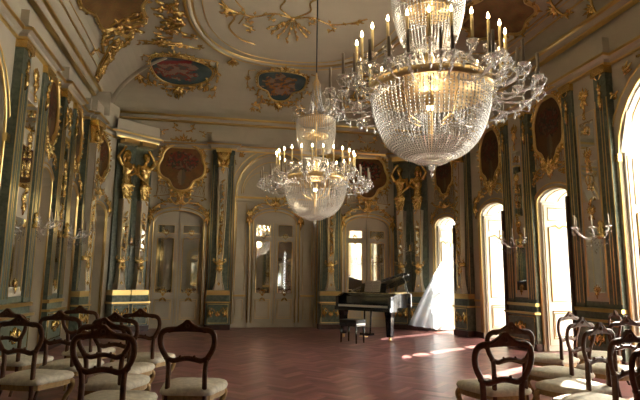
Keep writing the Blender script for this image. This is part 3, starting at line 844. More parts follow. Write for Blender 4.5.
def trefoil(q):       # broad lobes above, pinched foot below
    s_ = sin(q)
    a = abs(((q+pi/2+pi) % (2*pi))-pi)   # angle from straight down
    return .97-.20*exp(-((a-.75)/.32)**2)-.07*exp(-((a-1.9)/.2)**2)
gm = 'flower medallions over the doors'
medallion(FB, MX-2.56, 4.22, .62, .67, 'round dark painting of a red flower vase over the left mirrored door', gm, vase_picture(1), trefoil, seed=3, frame=.065)
medallion(FB, MX+2.56, 4.22, .62, .67, 'round dark flower painting over the bright door behind the far chandelier', gm, vase_picture(2), trefoil, seed=4, frame=.065)
def tall(q):
    s_ = sin(q); a = abs(((q+pi/2+pi) % (2*pi))-pi)
    return .95-.16*exp(-((a-.7)/.3)**2)-.07*exp(-((a-1.5)/.25)**2)
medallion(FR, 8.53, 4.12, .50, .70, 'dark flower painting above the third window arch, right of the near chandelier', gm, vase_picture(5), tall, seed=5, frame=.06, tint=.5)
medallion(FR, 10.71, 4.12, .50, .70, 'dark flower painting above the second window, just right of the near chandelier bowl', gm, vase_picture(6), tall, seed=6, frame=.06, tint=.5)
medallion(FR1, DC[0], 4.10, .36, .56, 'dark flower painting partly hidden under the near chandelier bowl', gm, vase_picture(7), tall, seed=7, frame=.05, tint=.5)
medallion(FL, 9.63, 4.15, .36, .66, 'plum-dark painting in a gold frame over the nearest left niche', gm, vase_picture(8), tall, seed=8, frame=.07, tint=.55)
medallion(FL, 11.37, 4.15, .33, .62, 'plum-dark painting in a gold frame over the second left niche', gm, vase_picture(9), tall, seed=9, frame=.06, tint=.55)
medallion(FL1, DL[0], 4.10, .33, .52, 'small dark painting over the narrow corner niche left of the caryatids', gm, vase_picture(10), tall, seed=10, frame=.05, tint=.55)
# trellis fields either side of the medallions
def trellis(F, uc, z, hw, label, sc=1.):
    t = thing('gilded_trellis', label, 'wall ornament', tuple(F(uc, 0, z)), 'gilded trellis fields over the doors')
    m = MB(F)
    for f in (-1, 1):
        P_ = [(uc+f*.12, z+.02), (uc+f*hw*.55, z+.30*sc), (uc+f*hw*.95, z+.34*sc), (uc+f*hw*.98, z-.06), (uc+f*hw*.5, z-.02)]
        m.tube([(a, .02, b) for a, b in P_], .012, 4, closed=True)
        for i in range(5):
            a0 = uc+f*(hw*.25+i*hw*.16)
            m.tube([(a0, .012, z+.02), (a0+f*hw*.12, .012, z+.26*sc)], .005, 3); m.tube([(a0+f*hw*.12, .012, z+.0), (a0, .012, z+.22*sc)], .005, 3)
        for i in range(7):
            q = i/6; m.leaf(uc+f*(.1+q*hw*.8), z-.08-.13*sin(q*pi), (0 if f > 0 else pi)+R.uniform(-.8, .8), .10, .06, .04)
    m.build('lattice', GOLD, t)
for F, uc, hw, l in ((FB, MX-2.56, .62, 'over the left mirrored door'), (FB, MX+2.56, .62, 'over the bright door behind the piano'), (FR, 8.53, .5, 'over the third window from the curtain'), (FR, 10.71, .5, 'over the second window from the curtain'), (FR1, DC[0], .4, 'over the curtained corner window')):
    trellis(F, uc, 3.48, hw, 'gilded trellis and garlands below the flower medallion '+l)
# frieze ornaments on the wall upper band
for F, uc, l in ((FB, MX-2.56, 'left'), (FB, MX+2.56, 'right')):
    t = thing('frieze_garland', 'thin gilded garland on the cream frieze above the %s back door' % l, 'wall ornament', tuple(F(uc, 0, 5.2)), 'frieze garlands')
    m = MB(F)
    for f in (-1, 1):
        m = MB(F)
        m.scroll(uc+f*.05, 5.2, 0 if f > 0 else pi, .28, f, .05); m.scroll(uc+f*.4, 5.22, 0 if f > 0 else pi, .22, -f, .05)
        m.tube([(uc+f*.6, .05, 5.2), (uc+f*.8, .05, 5.2)], .012, 4)
        m.build('garland', GOLD, t)
for f, l in ((-1, 'upper left'), (1, 'upper right')):
    t = thing('spandrel_foliage', 'gilded sprig in the %s spandrel of the central arch' % l, 'wall ornament', tuple(FB(MX+f*1.0, 0, 4.6)), 'spandrel sprigs')
    m = MB(FB); m.scroll(MX+f*1.14, 4.36, pi/2-f*.2, .2, -f, .03); m.spray(MX+f*1.05, 4.6, pi/2+f*.9, .2, 4, 1.4, .03); m.build('sprig', GOLD, t)

# ------------------------------------------------------------------ ceiling frescoes and stucco
def mixc(a, b, t): t = max(0, min(1, t)); return tuple(x+(y-x)*t for x, y in zip(a, b))
def sky_picture(seed, red):
    def paint(x, y):
        n = nz(x+seed, y, 2.5)
        c = mixc((.03, .075, .085), (.10, .15, .16), .5+n)
        if ((x+.05)**2)/.45+((y+.05)**2)/.36 < 1+.9*nz(x*1.4+seed, y*1.4, 3.):
            k_ = nz(x+seed*2, y*1.7, 5.)
            c = (.36, .24, .18) if k_ > .1 else ((.30, .045, .03) if red else (.42, .17, .035)) if k_ > -.15 else (.13, .10, .09)
        if red and abs(y-.42-.25*x) < .10 and -.6 < x < .45: c = (.30, .02, .03)
        return c
    return paint
CB_ = cove('B')
def tear(q):
    return .90+.10*cos(q)+.05*cos(3*q)-.04*sin(2*q)
def shield(q):
    a = abs(((q+pi/2+pi) % (2*pi))-pi)
    return .92+.13*exp(-((a-2.15)/.35)**2)-.26*exp(-((a-.85)/.38)**2)-.06*exp(-((a-pi)/.5)**2)
medallion(CB_, -1.22, 1.68, .84, .62, 'teal ceiling fresco with reddish figures in a gold frame, upper left of the back wall', 'ceiling frescoes', sky_picture(2, True), tear, seed=11, frame=.04, name='ceiling_fresco')
medallion(CB_, 1.46, 1.42, .68, .62, 'shield-shaped teal fresco with an orange figure, above the central arch', 'ceiling frescoes', sky_picture(5, False), shield, seed=12, frame=.035, name='ceiling_fresco')
medallion(CB_, 4.2, 1.62, .80, .50, 'ceiling fresco mostly hidden behind the near chandelier candles', 'ceiling frescoes', sky_picture(8, True), tear, seed=13, frame=.04, name='ceiling_fresco')
def brown_picture(x, y):
    n = nz(x*2, y*2, 2.); return mixc((.17, .085, .03), (.30, .17, .06), .5+n)
def jag(q): return .86+.08*cos(8*q)+.05*cos(3*q)
medallion(cove('L'), 9.55, 1.50, 1.65, .60, 'brown painted cartouche with a jagged gold edge on the left of the ceiling', 'brown ceiling cartouches', brown_picture, jag, seed=14, frame=.05, name='ceiling_cartouche', crest_on=False)
medallion(cove('R'), 8.75, 1.45, 1.0, .60, 'brown painted cartouche with a jagged gold edge on the right of the ceiling', 'brown ceiling cartouches', brown_picture, jag, seed=15, frame=.05, name='ceiling_cartouche', crest_on=False)
def stucco(F, label, fn, group='gilded stucco scrolls of the ceiling', name='gilded_scrollwork', base=None):
    t = thing(name, label, 'ceiling ornament', base or (0, 0, 0), group)
    m = MB(F); fn(m); m.build('relief', GOLD, t); return t
def around_fresco(uc, zc, hw, hh):
    def fn(m):
        for f in (-1, 1):
            m.tube([(uc+f*(hw+.12), .01, zc+hh*.9), (uc+f*(hw+.3), .01, zc+hh*.8), (uc+f*(hw+.3), .01, zc-.05)], .016, 4)
            m.scroll(uc+f*(hw+.30), zc-.05, -pi/2, .30, -f, .02); m.scroll(uc+f*hw*.8, zc-hh*.95, -pi/2-f*.2, .36, f, .02)
            m.scroll(uc+f*(hw+.15), zc-hh-.25, (0 if f < 0 else pi), .34, f, .02); m.spray(uc+f*(hw+.3), zc+.05, pi/2, .2, 4, 1.5, .02); m.spray(uc+f*(hw+.1), zc-hh-.35, -pi/2, .2, 4, 1.6, .02)
            m.scroll(uc+f*.1, zc-hh-.18, (0 if f > 0 else pi)-f*.4, .34, f, .02)
        m.spray(uc, zc-hh-.1, -pi/2, .26, 5, 1.2, .02)
    return fn
stucco(CB_, 'gilded scrolls around the shield-shaped fresco above the central arch', around_fresco(1.46, 1.42, .60, .50), base=tuple(CB_(1.46, 0, 1.4)))
def aroundL(m):
    uc, zc = -1.22, 1.6
    m.curve([(uc-1.0, .01, zc-.35), (uc-.95, .01, zc+.2), (uc-.5, .01, zc+.62), (uc+.3, .01, zc+.62), (uc+.95, .01, zc+.5), (uc+1.0, .01, zc+.42)], .02, 5)
    m.tube([(uc+.98, .01, zc+.45), (uc+1.0, .01, zc-.2)], .022, 5)
    for q in range(6): m.leaf(uc+1.0, zc+.4-q*.12, -pi/2+R.uniform(-.8, .8), .14, .08, .02)
    m.spray(uc-.98, zc-.25, -pi/2, .3, 5, 2., .02); m.scroll(uc-.95, zc-.3, -pi/2, .36, 1, .02)
    for i in range(9):
        q = i/8; a = uc-.42+.5*q; b = zc-.5-.38*sin(q*pi); m.leaf(a, b, R.uniform(0, 6), .11, .07, .02)
    for i in range(10): m.leaf(uc+.35+i*.065, zc-.62+.03*sin(i), pi/2+R.uniform(-.9, .9), .2, .1, .02)
    m.scroll(uc+.95, zc-.62, -pi/2, .26, -1, .02)
stucco(CB_, 'gilded stucco border and swags around the fresco at upper left', aroundL, base=tuple(CB_(-1.22, 0, 1.6)))
def mirror_fn(fn, c): return fn
CB_r = lambda u, w, z: CB_(2*MX-u, w, z)
stucco(CB_r, 'gilded stucco border and swags around the fresco behind the near chandelier', aroundL, base=tuple(CB_r(-1.22, 0, 1.6)))
def garlandL(m):
    # heavy garland running from the corner groin up over the cove
    path = [(12.35, .45), (12.1, .75), (11.85, 1.0), (11.6, 1.15), (11.4, 1.4)]
    for (a, b), (c, d) in zip(path, path[1:]):
        for i in range(5):
            q = i/5; m.leaf(a+(c-a)*q, b+(d-b)*q, R.uniform(0, 2*pi), .2, .11, .03, .07); m.ball((a+(c-a)*q, .03, b+(d-b)*q), .05, 5)
    m.tube([(a+.15, .02, b+.05) for a, b in path], .03, 5); m.tube([(a-.14, .02, b-.06) for a, b in path], .03, 5)
    m.scroll(12.4, .5, -pi/2+.6, .4, -1, .03); m.scroll(11.9, 1.1, pi, .5, -1, .03)
    m.curve([(11.6, .02, .9), (11.0, .02, 1.05), (10.6, .02, 1.35), (10.4, .02, 1.75)], .035, 6)
    m.scroll(11.1, 1.0, pi-.5, .6, -1, .04); m.scroll(10.6, 1.5, pi/2, .5, 1, .04); m.scroll(11.5, .85, pi, .35, 1, .03)
    for i in range(16): m.leaf(10.5+R.uniform(0, 1.2), 1.1+R.uniform(-.1, .6), R.uniform(0, 6.28), .24, .11, .03, .06)
stucco(cove('L'), 'heavy gilded garland climbing the left corner of the ceiling', garlandL, base=tuple(cove('L')(11.4, 0, 1.)))
stucco(cove('R'), 'heavy gilded garland climbing the right corner of the ceiling', garlandL, base=tuple(cove('R')(11.4, 0, 1.)))
def trophy(m):
    m.curve([(-2.3, .02, 11.75), (-1.9, .02, 11.68), (-1.45, .02, 11.62), (-1.0, .02, 11.66), (-.75, .02, 11.8)], .022, 5)
    m.ball((-1.45, .03, 11.62), .10, 6); m.tube([(-2.0, .05, 11.55), (-.95, .05, 11.72)], .02, 5); m.tube([(-1.9, .05, 11.75), (-1.0, .05, 11.5)], .02, 5)
    for i in range(12): m.leaf(-1.45, 11.62, i*pi/6, R.uniform(.15, .3), .1, .03)
    for i in range(12): m.leaf(-2.2+i*.12, 11.70+.05*sin(i), R.uniform(0, 6.28), .16, .09, .03)
    m.scroll(-.8, 11.8, 0, .3, -1, .02); m.scroll(-2.2, 11.75, pi, .4, 1, .02); m.scroll(-1.2, 11.35, pi*.9, .4, 1, .02); m.scroll(-1.0, 11.25, pi*.1, .35, -1, .02)
stucco(FC, 'gilded trophy and sprays on the flat ceiling left of the oval moulding', trophy, base=(-1.45, 11.62, 6.6))
def trophy2(m):
    m.scroll(-.9, 10.6, pi/2+.4, .5, 1, .03); m.scroll(-1.0, 10.3, -pi/2-.4, .5, -1, .03); m.spray(-.95, 10.5, pi*.9, .4, 7, 2.4, .03)
    m.scroll(-1.2, 9.9, pi/2, .5, -1, .03); m.spray(-1.2, 10.9, pi/2, .35, 5, 2., .03)
    for i in range(20): m.leaf(-1.35+R.uniform(0, .4), 9.7+R.uniform(0, 1.3), R.uniform(0, 6.28), .2, .1, .03)
stucco(FC, 'gilded shell and scrolls beside the left edge of the oval moulding', trophy2, base=(-1.1, 10.4, 6.6))
def fanm(m):
    c = MX-.2; y0 = 9.95
    for i in range(7):
        q = pi/2+(i-3)*.24; L_ = 1.0-.13*abs(i-3)
        m.curve([(c+.1*cos(q), .01, y0+.1*sin(q)), (c+L_*.5*cos(q)+.05*(i-3)*.4, .01, y0+L_*.5*sin(q)), (c+L_*cos(q), .01, y0+L_*sin(q))], .013, 4)
        for f in (.35, .6, .85, 1.): m.leaf(c+L_*f*cos(q), y0+L_*f*sin(q), q+R.uniform(-.5, .5), .13, .07, .01)
    for f in (-1, 1):
        g_ = 0 if f > 0 else pi
        m.curve([(c, .01, y0), (c+f*.4, .01, y0-.12), (c+f*.8, .01, y0+.08), (c+f*1.2, .01, y0-.05), (c+f*1.5, .01, y0-.3)], .02, 5)
        m.curve([(c, .01, y0), (c+f*.3, .01, y0-.35), (c+f*.25, .01, y0-.7), (c+f*.5, .01, y0-1.)], .018, 5)
        m.scroll(c+f*.8, y0+.08, g_+f*.7, .32, f, .015); m.scroll(c+f*1.2, y0-.05, g_, .3, -f, .015); m.scroll(c+f*.4, y0-.1, g_+f*.9, .28, f, .015)
        for k_ in range(5): m.leaf(c+f*(.3+.25*k_), y0-.1+R.uniform(-.05, .1), R.uniform(0, 6.28), .12, .06, .01)
    m.ball((c, .01, y0), .06, 6)
stucco(FC, 'gilded leaf fan at the end of the oval ceiling panel, left of the hanging wire', fanm, base=(MX-.25, 10.7, 6.6))
def ribbon(m):
    m.curve([(-.12, .01, 8.7), (-.15, .01, 9.5), (.12, .01, 10.1), (.02, .01, 10.6), (.28, .01, 11.1), (.62, .01, 11.3)], .024, 5)
    m.curve([(.15, .01, 8.7), (.1, .01, 9.4), (.32, .01, 9.9), (.22, .01, 10.4)], .016, 5); m.scroll(.25, 9.9, pi*.7, .4, 1, .02); m.scroll(.3, 10.4, .3, .35, 1, .02)
stucco(FC, 'slim gilded ribbon scroll inside the left edge of the oval ceiling panel', ribbon, base=(.2, 10, 6.6))
def bracket_(m):
    m.spray(.15, 2.35, -pi/2, .42, 5, 1.2, .03); m.spray(.15, 2.4, pi/2, .12, 5, 2., .03)
stucco(CB_, 'small gilded bracket hanging below the oval moulding between two frescoes', bracket_, base=tuple(CB_(.15, 0, 2.3)))
def rightscrolls(m):
    for u, z in ((7.75, .8), (7.1, .35), (9.8, .7), (6.4, 1.2)):
        m.scroll(u, z, pi/2, .35, 1, .03); m.scroll(u, z, -pi/2, .35, -1, .03); m.spray(u, z, 0, .26, 5, 2.2, .03)
    m.curve([(6.0, .01, 1.3), (7.0, .01, .9), (9.5, .01, .9), (10.4, .01, 1.3)], .016, 4)
stucco(cove('R'), 'gilded scrolls along the right side of the ceiling cove', rightscrolls, base=tuple(cove('R')(7.5, 0, .8)))

# ------------------------------------------------------------------ crystal sconces
def sconce_proto():
    t = thing('crystal_sconce', 'x', 'wall sconce')
    m = MB(); m.lathe([(.05, -.12), (.07, -.08), (.03, -.04), (.055, 0), (.03, .05), (.045, .09), (.01, .14)], (0, .03, 0), 10); m.build('back_plate', GOLD, t)
    m = MB()
    for i in range(5):
        a = pi*(i+.5)/5.; r = .34 if i % 2 == 0 else .26
        pts = [(cos(a)*r*q, .06+sin(a)*r*q*1.1, -.05-.10*sin(q*pi)+.05*q) for q in (0, .2, .4, .6, .8, 1)]
        m.tube(pts, .010, 5); x, y, z = pts[-1]
        m.lathe([(.008, 0), (.045, .012), (.05, .02), (.012, .03)], (x, y, z), 8)
        for k_ in range(4): m.octa((x*.98+.04*cos(k_*1.57), y+.04*sin(k_*1.57), z-.05), .010, .024)
        for k_ in range(5):
            q = .2+.18*k_; m.octa((cos(a)*r*q, .06+sin(a)*r*q*1.1, -.13-.09*sin(q*3)), .010, .016)
    for k_ in range(9): m.octa((.03*cos(k_), .10+.03*sin(k_), -.12-.025*k_), .012, .016)
    m.build('crystal_arms', CRY, t)
    for i in range(5):
        a = pi*(i+.5)/5.; r = .34 if i % 2 == 0 else .26
        m = MB(); m.lathe([(.010, 0), (.010, .15), (.003, .155)], (cos(a)*r, .06+sin(a)*r*1.1, .03), 6); m.build('candle', DWAX, t)
    return t
SC = sconce_proto(); sck = tree(SC)
spots = [(FL, 9.0, PD-.0, 2.16, 'crystal wall sconce on the nearest left pier'), (FL, 10.75, PD, 2.16, 'crystal wall sconce on the second left pier'),
         (FR, 9.42, PD, 2.10, 'crystal wall sconce silhouetted between the two middle bright windows'), (FR, 7.2, PD, 2.10, 'crystal wall sconce on the shadowed pier nearest the viewer, right side'),
         (FL2, .455, .14, 2.18, 'small crystal sconce between the left caryatid pillars'), (FR2, .455, .14, 2.18, 'small crystal sconce between the caryatid pillars behind the piano')]
for i, (F, u, w, z, l) in enumerate(spots):
    p = Vector(F(u, w, z)); n_ = Vector(F(u, w+1, z))-p; rz = atan2(-n_.x, n_.y)
    if i == 0: SC.location = p; SC.rotation_euler = (0, 0, rz); SC['label'] = l; SC['group'] = 'crystal wall sconces'
    else: dup(SC, p, rz, l, 'crystal wall sconces', (.8,)*3 if i > 3 else (1.15,)*3, sck)

# ------------------------------------------------------------------ chandeliers
def chandelier_proto():
    t = thing('crystal_chandelier', 'x', 'chandelier')
    def bead_surface(m, prof, strands, rows_, r, off=0):
        # prof: function t -> (radius, z)
        for j in range(rows_):
            f = j/(rows_-1); rad, z = prof(f)
            ns = strands if rad > .18 else max(6, int(strands*rad/.18))
            for k_ in range(ns):
                a = 2*pi*(k_+off)/ns; m.octa((rad*cos(a), rad*sin(a), z), r, r*1.15)
    def bowl(f):   # 0 rim .. 1 foot
        q = f*pi/2; return .485*cos(q*.93)**.75, .60-.53*sin(q)**1.15
    m = MB(); bead_surface(m, bowl, 80, 32, .0098)
    o = m.build('crystal_bead_bowl', CRYB, t); o['kind'] = 'stuff'
    m = MB()
    for k_ in range(28):
        a = 2*pi*k_/28; m.tube([(bowl(f)[0]*cos(a), bowl(f)[0]*sin(a), bowl(f)[1]) for f in (0, .2, .4, .6, .8, 1)], .0022, 3)
    # fluted dish at the foot
    rows = []
    for i in range(8):
        r_ = .05+.26*i/7; rows.append([(r_*(1+.03*cos(24*2*pi*k_/96))*cos(2*pi*k_/96), r_*(1+.03*cos(24*2*pi*k_/96))*sin(2*pi*k_/96), .015+.17*(i/7)**1.6) for k_ in range(97)])
    m.grid(rows); m.ball((0, 0, -.01), .028, 7); m.octa((0, 0, -.06), .018, .035)
    m.build('glass_dish', CRY, t)
    m = MB()
    def ring(r_, z, th, hh=.016): q = MB(); q.lathe([(r_-th, z-hh), (r_, z-hh), (r_, z+hh), (r_-th, z+hh), (r_-th, z-hh)], (0, 0, 0), 48); q.build('gilt_ring', BRASS, t)
    ring(.502, .645, .02, .03); ring(.40, .66, .02); ring(.29, .68, .018); ring(.18, .74, .02, .02); ring(.30, 1.60, .015, .018); ring(.20, 1.35, .012)
    for k_ in range(8):
        a = 2*pi*k_/8; m.tube([(.48*cos(a), .48*sin(a), .645), (.29*cos(a), .29*sin(a), .68), (.05*cos(a), .05*sin(a), .74)], .007, 4)
        m.tube([(.30*cos(a), .30*sin(a), 1.6), (.05*cos(a), .05*sin(a), 1.72)], .006, 4)
    m.build('ring_braces', BRASS, t)
    m = MB(); m.lathe([(.02, .10), (.02, .5), (.045, .56), (.02, .62), (.06, .74), (.03, .82), (.05, .92), (.02, 1.0), (.02, 1.6), (.05, 1.68), (.02, 1.8), (.04, 2.0), (.07, 2.2), (.02, 2.3), (.01, 2.4)], (0, 0, 0), 10)
    m.build('central_stem', BRASS, t)
    def crown(f): return .20+.105*sin(min(1, f*1.25)*pi/2), 1.0+.60*f
    m = MB(); bead_surface(m, lambda f: crown(f) if f > .18 else (.02+.18*sin(f/.18*pi/2), .96+.05*f), 60, 28, .0105)
    bead_surface(m, lambda f: (.06+.09*(1-f)**2+.24*(f < .02), 1.66+.55*f), 22, 20, .012)
    o = m.build('upper_crystal_crown', CRYB, t); o['kind'] = 'stuff'
    m = MB()
    for k_ in range(10):
        a = 2*pi*k_/10
        m.tube([(r_*cos(a), r_*sin(a), z) for r_, z in ((.06, 1.75), (.16, 1.66), (.30, 1.68), (.38, 1.78), (.36, 1.86), (.31, 1.84))], .009, 5)
        for q in range(5): m.octa((.38*cos(a), .38*sin(a), 1.74-.035*q), .010, .015)
    m.build('crown_arms', CRY, t)
    # bead swags hanging between arms
    m = MB(); ns = 24
    for k_ in range(ns):
        a0, a1 = 2*pi*k_/ns, 2*pi*(k_+1)/ns
        for i in range(7):
            q = i/7; a = a0+(a1-a0)*q; m.octa((.80*cos(a), .80*sin(a), .60-.10*sin(q*pi)), .008, .010)
            m.octa(((.60-.10*q)*cos(a0), (.60-.10*q)*sin(a0), .50+.10*(2*q-1)**2), .007, .009); m.octa((.60*cos(a), .60*sin(a), .78-.08*sin(q*pi)), .007, .009)
        m.octa((.84*cos(a0), .84*sin(a0), .52), .013, .030); m.octa((.72*cos(a0), .72*sin(a0), .47), .012, .028)
    o = m.build('crystal_swags', CRYB, t); o['kind'] = 'stuff'
    # arms: built once, then turned round the stem
    def arm(pts, candle_h, lit):
        m = MB(); m.tube(pts, .0095, 6)
        x, _, z = pts[-1]
        m.lathe([(.006, -.005), (.030, .012), (.045, .028), (.040, .030), (.012, .024)], (x, 0, z), 10)
        m.tube([(x-.04, 0, z-.05), (x+.03, 0, z-.06), (x+.06, 0, z-.01), (x+.035, 0, z+.015), (x+.02, 0, z-.01)], .006, 4)
        for k_ in range(6): m.octa((x+.042*cos(k_*pi/3), .042*sin(k_*pi/3), z-.004), .007, .016)
        a = m.build('arm', CRY, t)
        m = MB(); m.lathe([(.0115, 0), (.0115, candle_h), (.004, candle_h+.006)], (x, 0, z+.025), 7); m.build('candle', WAX if lit else DWAX, a)
        if lit:
            m = MB(); m.lathe([(.002, 0), (.012, .014), (.009, .032), (.001, .054)], (x, 0, z+.03+candle_h), 7); m.build('flame', FLAME, a)
        return a
    outer = [(.30, 0, .70), (.42, 0, .58), (.55, 0, .54), (.68, 0, .60), (.74, 0, .68), (.80, 0, .67), (.845, 0, .60), (.84, 0, .575), (.84, 0, .60)]
    outer = [(.20, 0, .74), (.32, 0, .70), (.44, 0, .58), (.56, 0, .52), (.68, 0, .50), (.78, 0, .52), (.84, 0, .58)]
    outer2 = [(.20, 0, .74), (.32, 0, .74), (.44, 0, .66), (.54, 0, .58), (.62, 0, .56), (.69, 0, .59), (.71, 0, .64)]
    inner = [(.16, 0, .78), (.26, 0, .90), (.36, 0, .86), (.44, 0, .74), (.52, 0, .70), (.59, 0, .73), (.61, 0, .79)]
    for pts, n, off, h_, lit in ((outer, 18, .5, .18, False), (outer2, 12, .2, .17, False), (inner, 24, .0, .20, True)):
        a = arm(pts, h_, lit); a.rotation_euler = (0, 0, 2*pi*off/n); ks = tree(a)
        for k_ in range(1, n):
            c = a.copy(); COL.objects.link(c); c.parent = t; c.rotation_euler = (0, 0, 2*pi*(k_+off)/n)
            for q, _ in ks: d = q.copy(); COL.objects.link(d); d.parent = c
    m = MB(); m.ball((0, 0, .50), .028, 7, 1, 1, 1.3); m.build('bulb', BULB, t)
    m = MB()
    for k_ in range(6):
        a = 2*pi*k_/6; m.tube([(.10*cos(a), .10*sin(a), .36), (.20*cos(a), .20*sin(a), .42), (.24*cos(a), .24*sin(a), .58), (.29*cos(a), .29*sin(a), .67)], .008, 4)
    m.build('inner_cage', BRASS, t)
    return t
CH = chandelier_proto(); chk = tree(CH)
def cable(par, sc, z0):
    zt = (6.6-z0)/sc
    m = MB(); org = par['_o']; m.tube([(org[0], org[1], org[2]+2.38), (org[0], org[1], org[2]+zt-.02)], .012, 5); m.lathe([(.01, zt-.12), (.07, zt-.08), (.10, zt-.02)], (0, 0, 0) if not any(org) else tuple(org), 12)
    return m.build('suspension_cable', CABLE, par)
CH['_o'] = (0, 0, 0)
C2 = dup(CH, (MX, 8.25, 2.20), 0, 'smaller-looking far crystal chandelier hanging in front of the central arch', 'lit crystal chandeliers', (1.06,)*3, chk)
C2['_o'] = (0, 0, 0); cable(C2, 1.06, 2.20)
CH.location = (MX-.03, 3.44, 2.07); CH.rotation_euler = (0, 0, .13); CH.scale = (.885,)*3; CH['label'] = 'huge near crystal chandelier with a beaded bowl, cut off by the top edge'; CH['group'] = 'lit crystal chandeliers'
cable(CH, .885, 2.07)

# ------------------------------------------------------------------ grand piano
def piano():
    A = 0.69   # heading of the length axis from +X
    t = thing('grand_piano', 'black grand piano with raised lid standing before the back wall', 'piano', (0, 0, 0))
    # local: x = right (treble), y = towards the tail, z up
    def crv(pts, n=6):
        out = []
        for i in range(len(pts)-1):
            p0 = pts[max(0, i-1)]; p1 = pts[i]; p2 = pts[i+1]; p3 = pts[min(len(pts)-1, i+2)]
            for k_ in range(n):
                s_ = k_/n
                out.append(tuple(.5*(2*b+(c-a)*s_+(2*a-5*b+4*c-d)*s_*s_+(3*b-a-3*c+d)*s_**3) for a, b, c, d in zip(p0, p1, p2, p3)))
        out.append(pts[-1]); return out
    side = crv([(.74, .30), (.74, .70), (.68, .98), (.46, 1.25), (.30, 1.52), (.18, 1.78), (-.10, 1.92), (-.45, 1.90), (-.68, 1.72), (-.74, 1.5)])
    outl = [(-.74, .0), (-.74, .02), (.74, .02), (.74, .30)]+side[1:]
    plan = [(-.74, .26), (.74, .26)]+side[1:]
    m = MB(); m.prismz(plan, .70, 1.0)
    m.box(-.74, -.66, -.0, .27, .70, .93); m.box(.66, .74, -.0, .27, .70, .93)     # cheeks
    m.add([(-.74,.26,1.0),(-.66,.26,1.0),(-.66,.06,.93),(-.74,.06,.93),(-.74,.26,.9),(-.66,.26,.9),(-.66,.06,.9),(-.74,.06,.9)], [(0,1,2,3),(0,3,7,4),(1,5,6,2),(2,6,7,3)])
    m.add([(.66,.26,1.0),(.74,.26,1.0),(.74,.06,.93),(.66,.06,.93),(.66,.26,.9),(.74,.26,.9),(.74,.06,.9),(.66,.06,.9)], [(0,1,2,3),(0,3,7,4),(1,5,6,2),(2,6,7,3)])
    m.box(-.74, .74, -.04, .26, .62, .70); case = m.build('case', BLACKM, t)
    m = MB(); m.prismz([(x*.93, .30+(y-.26)*.94) for x, y in plan], 1.001, 1.006); m.build('soundboard', BRASS, case)
    m = MB(); m.box(-.66, .66, -.0, .15, .70, .745); kb = m.build('keyboard', IVORY, t)
    m = MB(); bw = 1.32/52
    for i in range(51):
        if i % 7 in (0, 1, 3, 4, 5): m.box(-.66+bw*(i+1)-.005, -.66+bw*(i+1)+.005, .06, .15, .745, .757)
    m.build('black_keys', BLACKS, kb)
    m = MB(); m.box(-.66, .66, .16, .26, .70, .93); m.build('fallboard', BLACKM, t)
    # lid hinged on the bass side
    th = .27; 
    def lidp(x, y, d):
        r_ = x+.74; return (-.74+r_*cos(th)-d*sin(th), y, 1.01+r_*sin(th)+d*cos(th))
    lp = [(-.74, .62), (.74, .62)]+[p for p in side if p[1] > .64]
    m = MB(); n = len(lp); m.add([lidp(x, y, 0) for x, y in lp]+[lidp(x, y, .025) for x, y in lp], [tuple(range(n)), tuple(range(2*n-1, n-1, -1))]+[(i, n+i, n+(i+1) % n, (i+1) % n) for i in range(n)])
    m.build('lid', BLACKM, t)
    m = MB(); m.add([lidp(x, y, d) for x, y, d in ((-.74,.60,.03),(.74,.60,.03),(.74,.98,.05),(-.74,.98,.05),(-.74,.60,.05),(.74,.60,.05),(.74,.98,.07),(-.74,.98,.07))], [(0,1,2,3),(4,7,6,5),(0,4,5,1),(1,5,6,2),(2,6,7,3),(3,7,4,0)]); m.build('front_lid_flap', BLACKM, t)
    m = MB(); q = lidp(.62, .80, 0); m.tube([(.69, .80, 1.0), q], .011, 5); m.build('prop_stick', BLACKM, t)
    m = MB(); m.add([(-.34,.40,1.0),(.34,.40,1.0),(.34,.46,1.22),(-.34,.46,1.22),(-.34,.42,1.0),(.34,.42,1.0),(.34,.48,1.22),(-.34,.48,1.22)], [(0,1,2,3),(7,6,5,4),(0,3,7,4),(1,5,6,2),(2,6,7,3)]); m.box(-.4, .4, .34, .44, 1.0, 1.02); m.build('music_desk', BLACKM, t)
    for x, y in ((-.62, .14), (.62, .14), (-.30, 1.60)):
        m = MB()
        for (a, z0), (b, z1) in zip([(.085, .62), (.07, .50), (.055, .12)], [(.07, .50), (.055, .12), (.05, .09)]):
            m.add([(x-a,y-a,z0),(x+a,y-a,z0),(x+a,y+a,z0),(x-a,y+a,z0),(x-b,y-b,z1),(x+b,y-b,z1),(x+b,y+b,z1),(x-b,y+b,z1)], [(0,1,2,3),(4,7,6,5),(0,4,5,1),(1,5,6,2),(2,6,7,3),(3,7,4,0)])
        m.box(x-.09, x+.09, y-.09, y+.09, .62, .71); lg = m.build('leg', BLACKM, t)
        m = MB(); m.box(x-.02, x+.02, y-.02, y+.02, .04, .09); m.lathe([(.001, -.018), (.03, -.018), (.03, .018), (.001, .018)], (x, y, .03), 10, 1, 1); m.ball((x, y, .028), .028, 6); m.build('caster', BRASS, lg)
    m = MB()
    for x in (-.09, .09): m.tube([(x, .22, .64), (x*.8, .20, .14)], .018, 6)
    m.box(-.14, .14, .10, .26, .09, .14); ly = m.build('pedal_lyre', BLACKM, t)
    m = MB()
    for x in (-.07, 0, .07): m.box(x-.012, x+.012, -.0, .11, .065, .08)
    m.build('pedals', BRASS, ly)
    t.rotation_euler = (0, 0, A-pi/2); t.location = (3.14, 11.28, 0)
    # stool
    s_ = thing('piano_stool', 'square black leather piano stool in front of the keyboard', 'stool')
    m = MB(); w = .23
